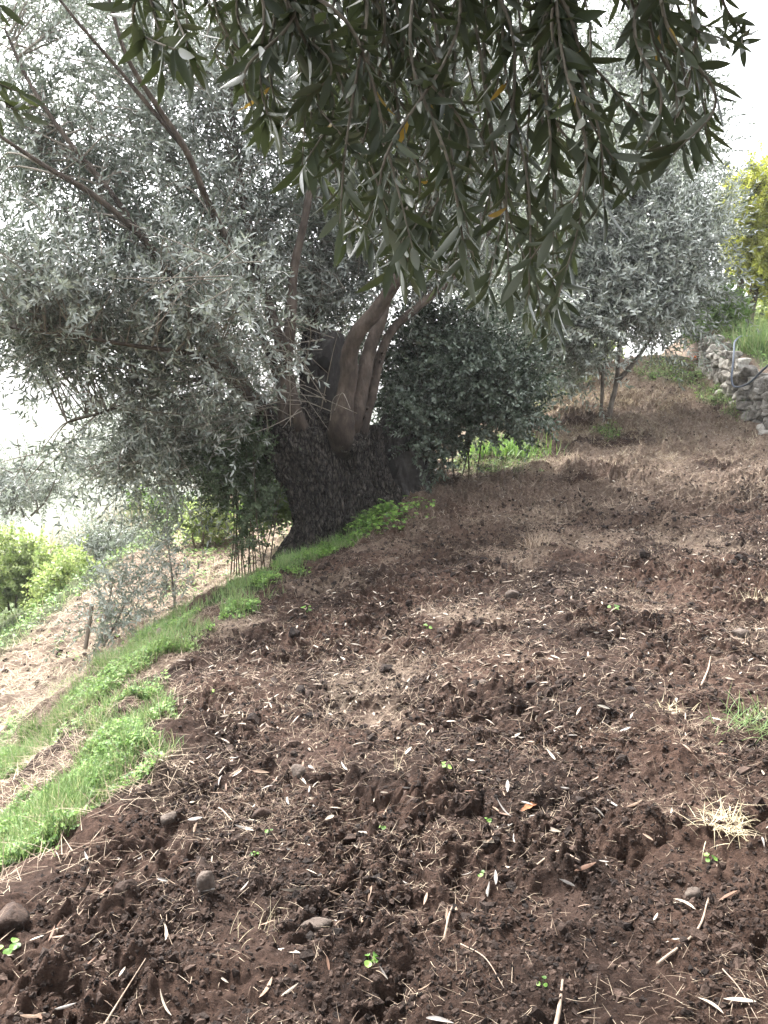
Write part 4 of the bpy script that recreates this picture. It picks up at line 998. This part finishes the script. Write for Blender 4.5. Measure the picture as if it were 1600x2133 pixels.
def reeds(label, u, v, dep, ru, n, l, seed, mat='reed'):
    g = np.random.default_rng(seed); c = P(u, v, dep); r = ru * dep / F
    p = np.stack([c[0] + g.uniform(-r, r, n), c[1] + g.uniform(-r, r, n) * .8, np.zeros(n)], -1); p[:, 2] = H(p[:, 0], p[:, 1])
    p[:, 2] = np.maximum(p[:, 2], c[2] - .6)
    gg = Geo(); gg.add(*blades(g, p, g.uniform(.5, 1.1, n) * l, np.full(n, .006 * dep / 14), np.abs(g.normal(.12, .2, n)), g.uniform(.0, .9, n), 5))
    tag(gg.build('dry_reeds', M[mat]), label, 'reeds')
reeds('pale dry reed thicket beyond the lower bank', 190, 1170, 15.5, 110, 750, 1.1, 71)
reeds('dim beige dry grass stand behind the pale reeds', 270, 1110, 19, 90, 500, 1.3, 72)

# ------------------------------------------------------------------ the olive overhead, whose branches hang into view
def overhead_olive():
    g = np.random.default_rng(81)
    tx, ty = 1.9, -1.9; base = np.array([tx, ty, float(ground_z(tx, ty))])
    t = thing('overhanging_olive_tree', 'near olive tree whose long leafy branches hang down into the top of the picture', 'tree', base)
    gg = Geo(); gg.add(*tube([base - [0, 0, .2], base + [0, 0, .6], base + [-.1, .1, 1.4], base + [-.15, .3, 2.0]], [.34, .26, .24, .2], 60, 40, .25, 3)); gg.build('trunk', M['bark'], t)
    fork = base + np.array([-.15, .3, 1.95])
    limbs = [np.array([fork, fork + [-.4, .9, .7], [.9, .6, 3.0], [.5, 1.6, 3.15], [.2, 2.4, 3.2]]),
             np.array([fork, [1.9, -.3, 2.9], [1.6, .9, 3.0], [1.4, 1.9, 3.0]]),
             np.array([fork, [.8, -1.2, 3.2], [-.6, -.3, 3.4], [-1.4, 1.0, 3.5], [-1.8, 2.2, 3.7]]),
             np.array([fork, [2.6, -.9, 3.2], [3.2, .4, 3.5], [3.4, 2.0, 3.8]]),
             np.array([fork, [1.6, -2.4, 3.4], [.6, -3.4, 3.9]]), np.array([fork, [1.0, -.6, 3.6], [.6, .8, 4.2], [.4, 2.4, 4.6], [.3, 3.6, 4.8]])]
    for k, l in enumerate(limbs):
        gg = Geo(); gg.add(*tube(l, [.14, .1, .07, .03], 60, 14, .15, 90 + k)); gg.build('limb', M['limb'], t)
    # unseen crown overhead, added and thickened to shade the near soil
    T = []
    while len(T) < 330:
        p = np.array([g.uniform(-3.4, 4.6), g.uniform(-3.8, 4.6), g.uniform(2.7, 5.2)])
        if p[1] > -.5 and p[2] < 2.35 + .5 * max(p[1], 0) + .25: continue
        T.append(p)
    lv, lf, wood = grow(g, limbs, np.array(T), SPRIGS, 20, .75, .1, .014, (1.4, 1.9), .1, .3)
    # keep the loose crown out of the hanging curtain's space
    wood.build('twigs', M['twig'], t); mesh_np('crown', lv, lf, M['olive_near'], t)
    # the hanging curtain: every branchlet is a part, its leaves a sub-part
    env_u = [260, 300, 400, 500, 600, 700, 800, 900, 1000, 1100, 1150, 1200, 1250, 1300, 1400, 1480, 1510, 1560, 1640]
    env_v = [60, 130, 200, 215, 330, 500, 560, 590, 630, 690, 700, 620, 450, 390, 340, 300, 140, 90, 60]
    starts = []
    for i in range(96):
        u = g.uniform(300, 1510) if i > 34 else g.uniform(600, 1260)
        starts.append(u)
    lim = np.concatenate([catmull(l, 40) for l in limbs[:2]])
    LT = [leaf_template(.063 * s, .0068 * s, f_, c_, 6) for s, f_, c_ in ((1, .25, .1), (.85, .35, -.06), (1.1, .2, .16), (.95, .3, .02), (.75, .4, .2), (1.05, .3, .06))]
    starts += [-60, -40, -30]
    for i, u in enumerate(starts):
        dep = g.uniform(1.25, 1.95); frac = g.uniform(.45, 1.0) ** .7 if i > 26 else g.uniform(.9, 1.0)
        uend = u + g.normal(45, 75); vend = np.interp(uend, env_u, env_v) * frac - g.uniform(0, 20)
        us = u + g.normal(-20, 90)
        a = P(us, -260, dep + .1); m1 = P(u + g.normal(-10, 15), vend * .2 - 40, dep); m2 = P((u + uend) / 2 + g.normal(0, 45), vend * .62, dep - .02 + g.normal(0, .06)); e = P(uend, vend, dep - .04)
        if u < 0:
            q = {-60: 175, -40: 215, -30: -10}[u]; a, m1, m2, e = P(-160, q - 220, dep + .1), P(-120, q - 90, dep), P(-60, q - 30, dep), P(45 if q > 0 else 0, q + 20, dep)
        s0 = lim[np.argmin(np.linalg.norm(lim - (a + [0, 0, .25]), axis=1))]
        c = catmull([s0, a, m1, m2, e], 70)
        w = Geo(); w.add(*tube(c[::2], [.007, .0045, .003, .0022, .0012], 40, 6, .1, i)); br = w.build('hanging_branch', M['twig'], t)
        # leaves in opposite pairs along the visible part
        seg = np.concatenate([[0], np.cumsum(np.linalg.norm(np.diff(c, axis=0), axis=1))]); tot = seg[-1]
        lenv = np.linalg.norm(c[-1] - a) ; s = max(0.05, tot - lenv - .15); G = Geo(); Y = Geo(); k = 0
        tg = norm(np.gradient(c, axis=0))
        while s < tot:
            j = min(69, int(np.searchsorted(seg, s))); p = c[j]; d0 = tg[j]
            az = (k % 2) * math.pi / 2 + g.normal(0, .4)
            b1 = norm(np.cross(d0, [.2, 1., .1])); b2 = np.cross(d0, b1)
            for sd_ in (0, 1):
                if g.uniform() < .15: continue
                q = az + sd_ * math.pi + g.normal(0, .3); el = R(g.normal(44, 14)); 
                d = d0 * math.cos(el) + (b1 * math.cos(q) + b2 * math.sin(q)) * math.sin(el) + np.array([0, 0, -.28])
                V, Fc = LT[int(g.integers(6))]
                up = d0 + g.normal(0, .5, 3) * 1.0
                rm = rot_frames(d[None], np.cross(d, np.cross(up, d))[None])[0]
                (Y if g.uniform() < .006 else G).add((V * g.uniform(.55, 1.2)) @ rm.T + p, Fc)
            s += g.uniform(.017, .03); k += 1
        V, Fc = LT[0]; G.add(V @ rot_frames(tg[-1:], g.normal(size=(1, 3)))[0].T + c[-1], Fc)
        G.build('leaves', M['olive_near'], br)
        if Y.n: tag(Y.build('yellow_leaf', M['yellow_leaf'], br), 'yellowed leaf')
overhead_olive()

# ------------------------------------------------------------------ the bright moist air of the valley
def haze():
    x0, x1, y0, y1, z0, z1 = -300, 300, -40, 440, -34, 60
    v = np.array([[x, y, z] for z in (z0, z1) for y in (y0, y1) for x in (x0, x1)], float)
    f = np.array([[0, 2, 3, 1], [4, 5, 7, 6], [0, 1, 5, 4], [2, 6, 7, 3], [0, 4, 6, 2], [1, 3, 7, 5]])
    m, n, N, L = new_mat('valley_haze'); pv = N('ShaderNodeVolumePrincipled'); pv.inputs['Density'].default_value = .0010; pv.inputs['Color'].default_value = (.96, .97, 1, 1)
    pv.inputs['Anisotropy'].default_value = .3
    o = N('ShaderNodeOutputMaterial'); L(pv.outputs[0], o.inputs['Volume'])
    tag(mesh_np('haze', v, f, m, smooth=False), 'pale bright haze filling the valley', 'haze', kind='stuff')
haze()
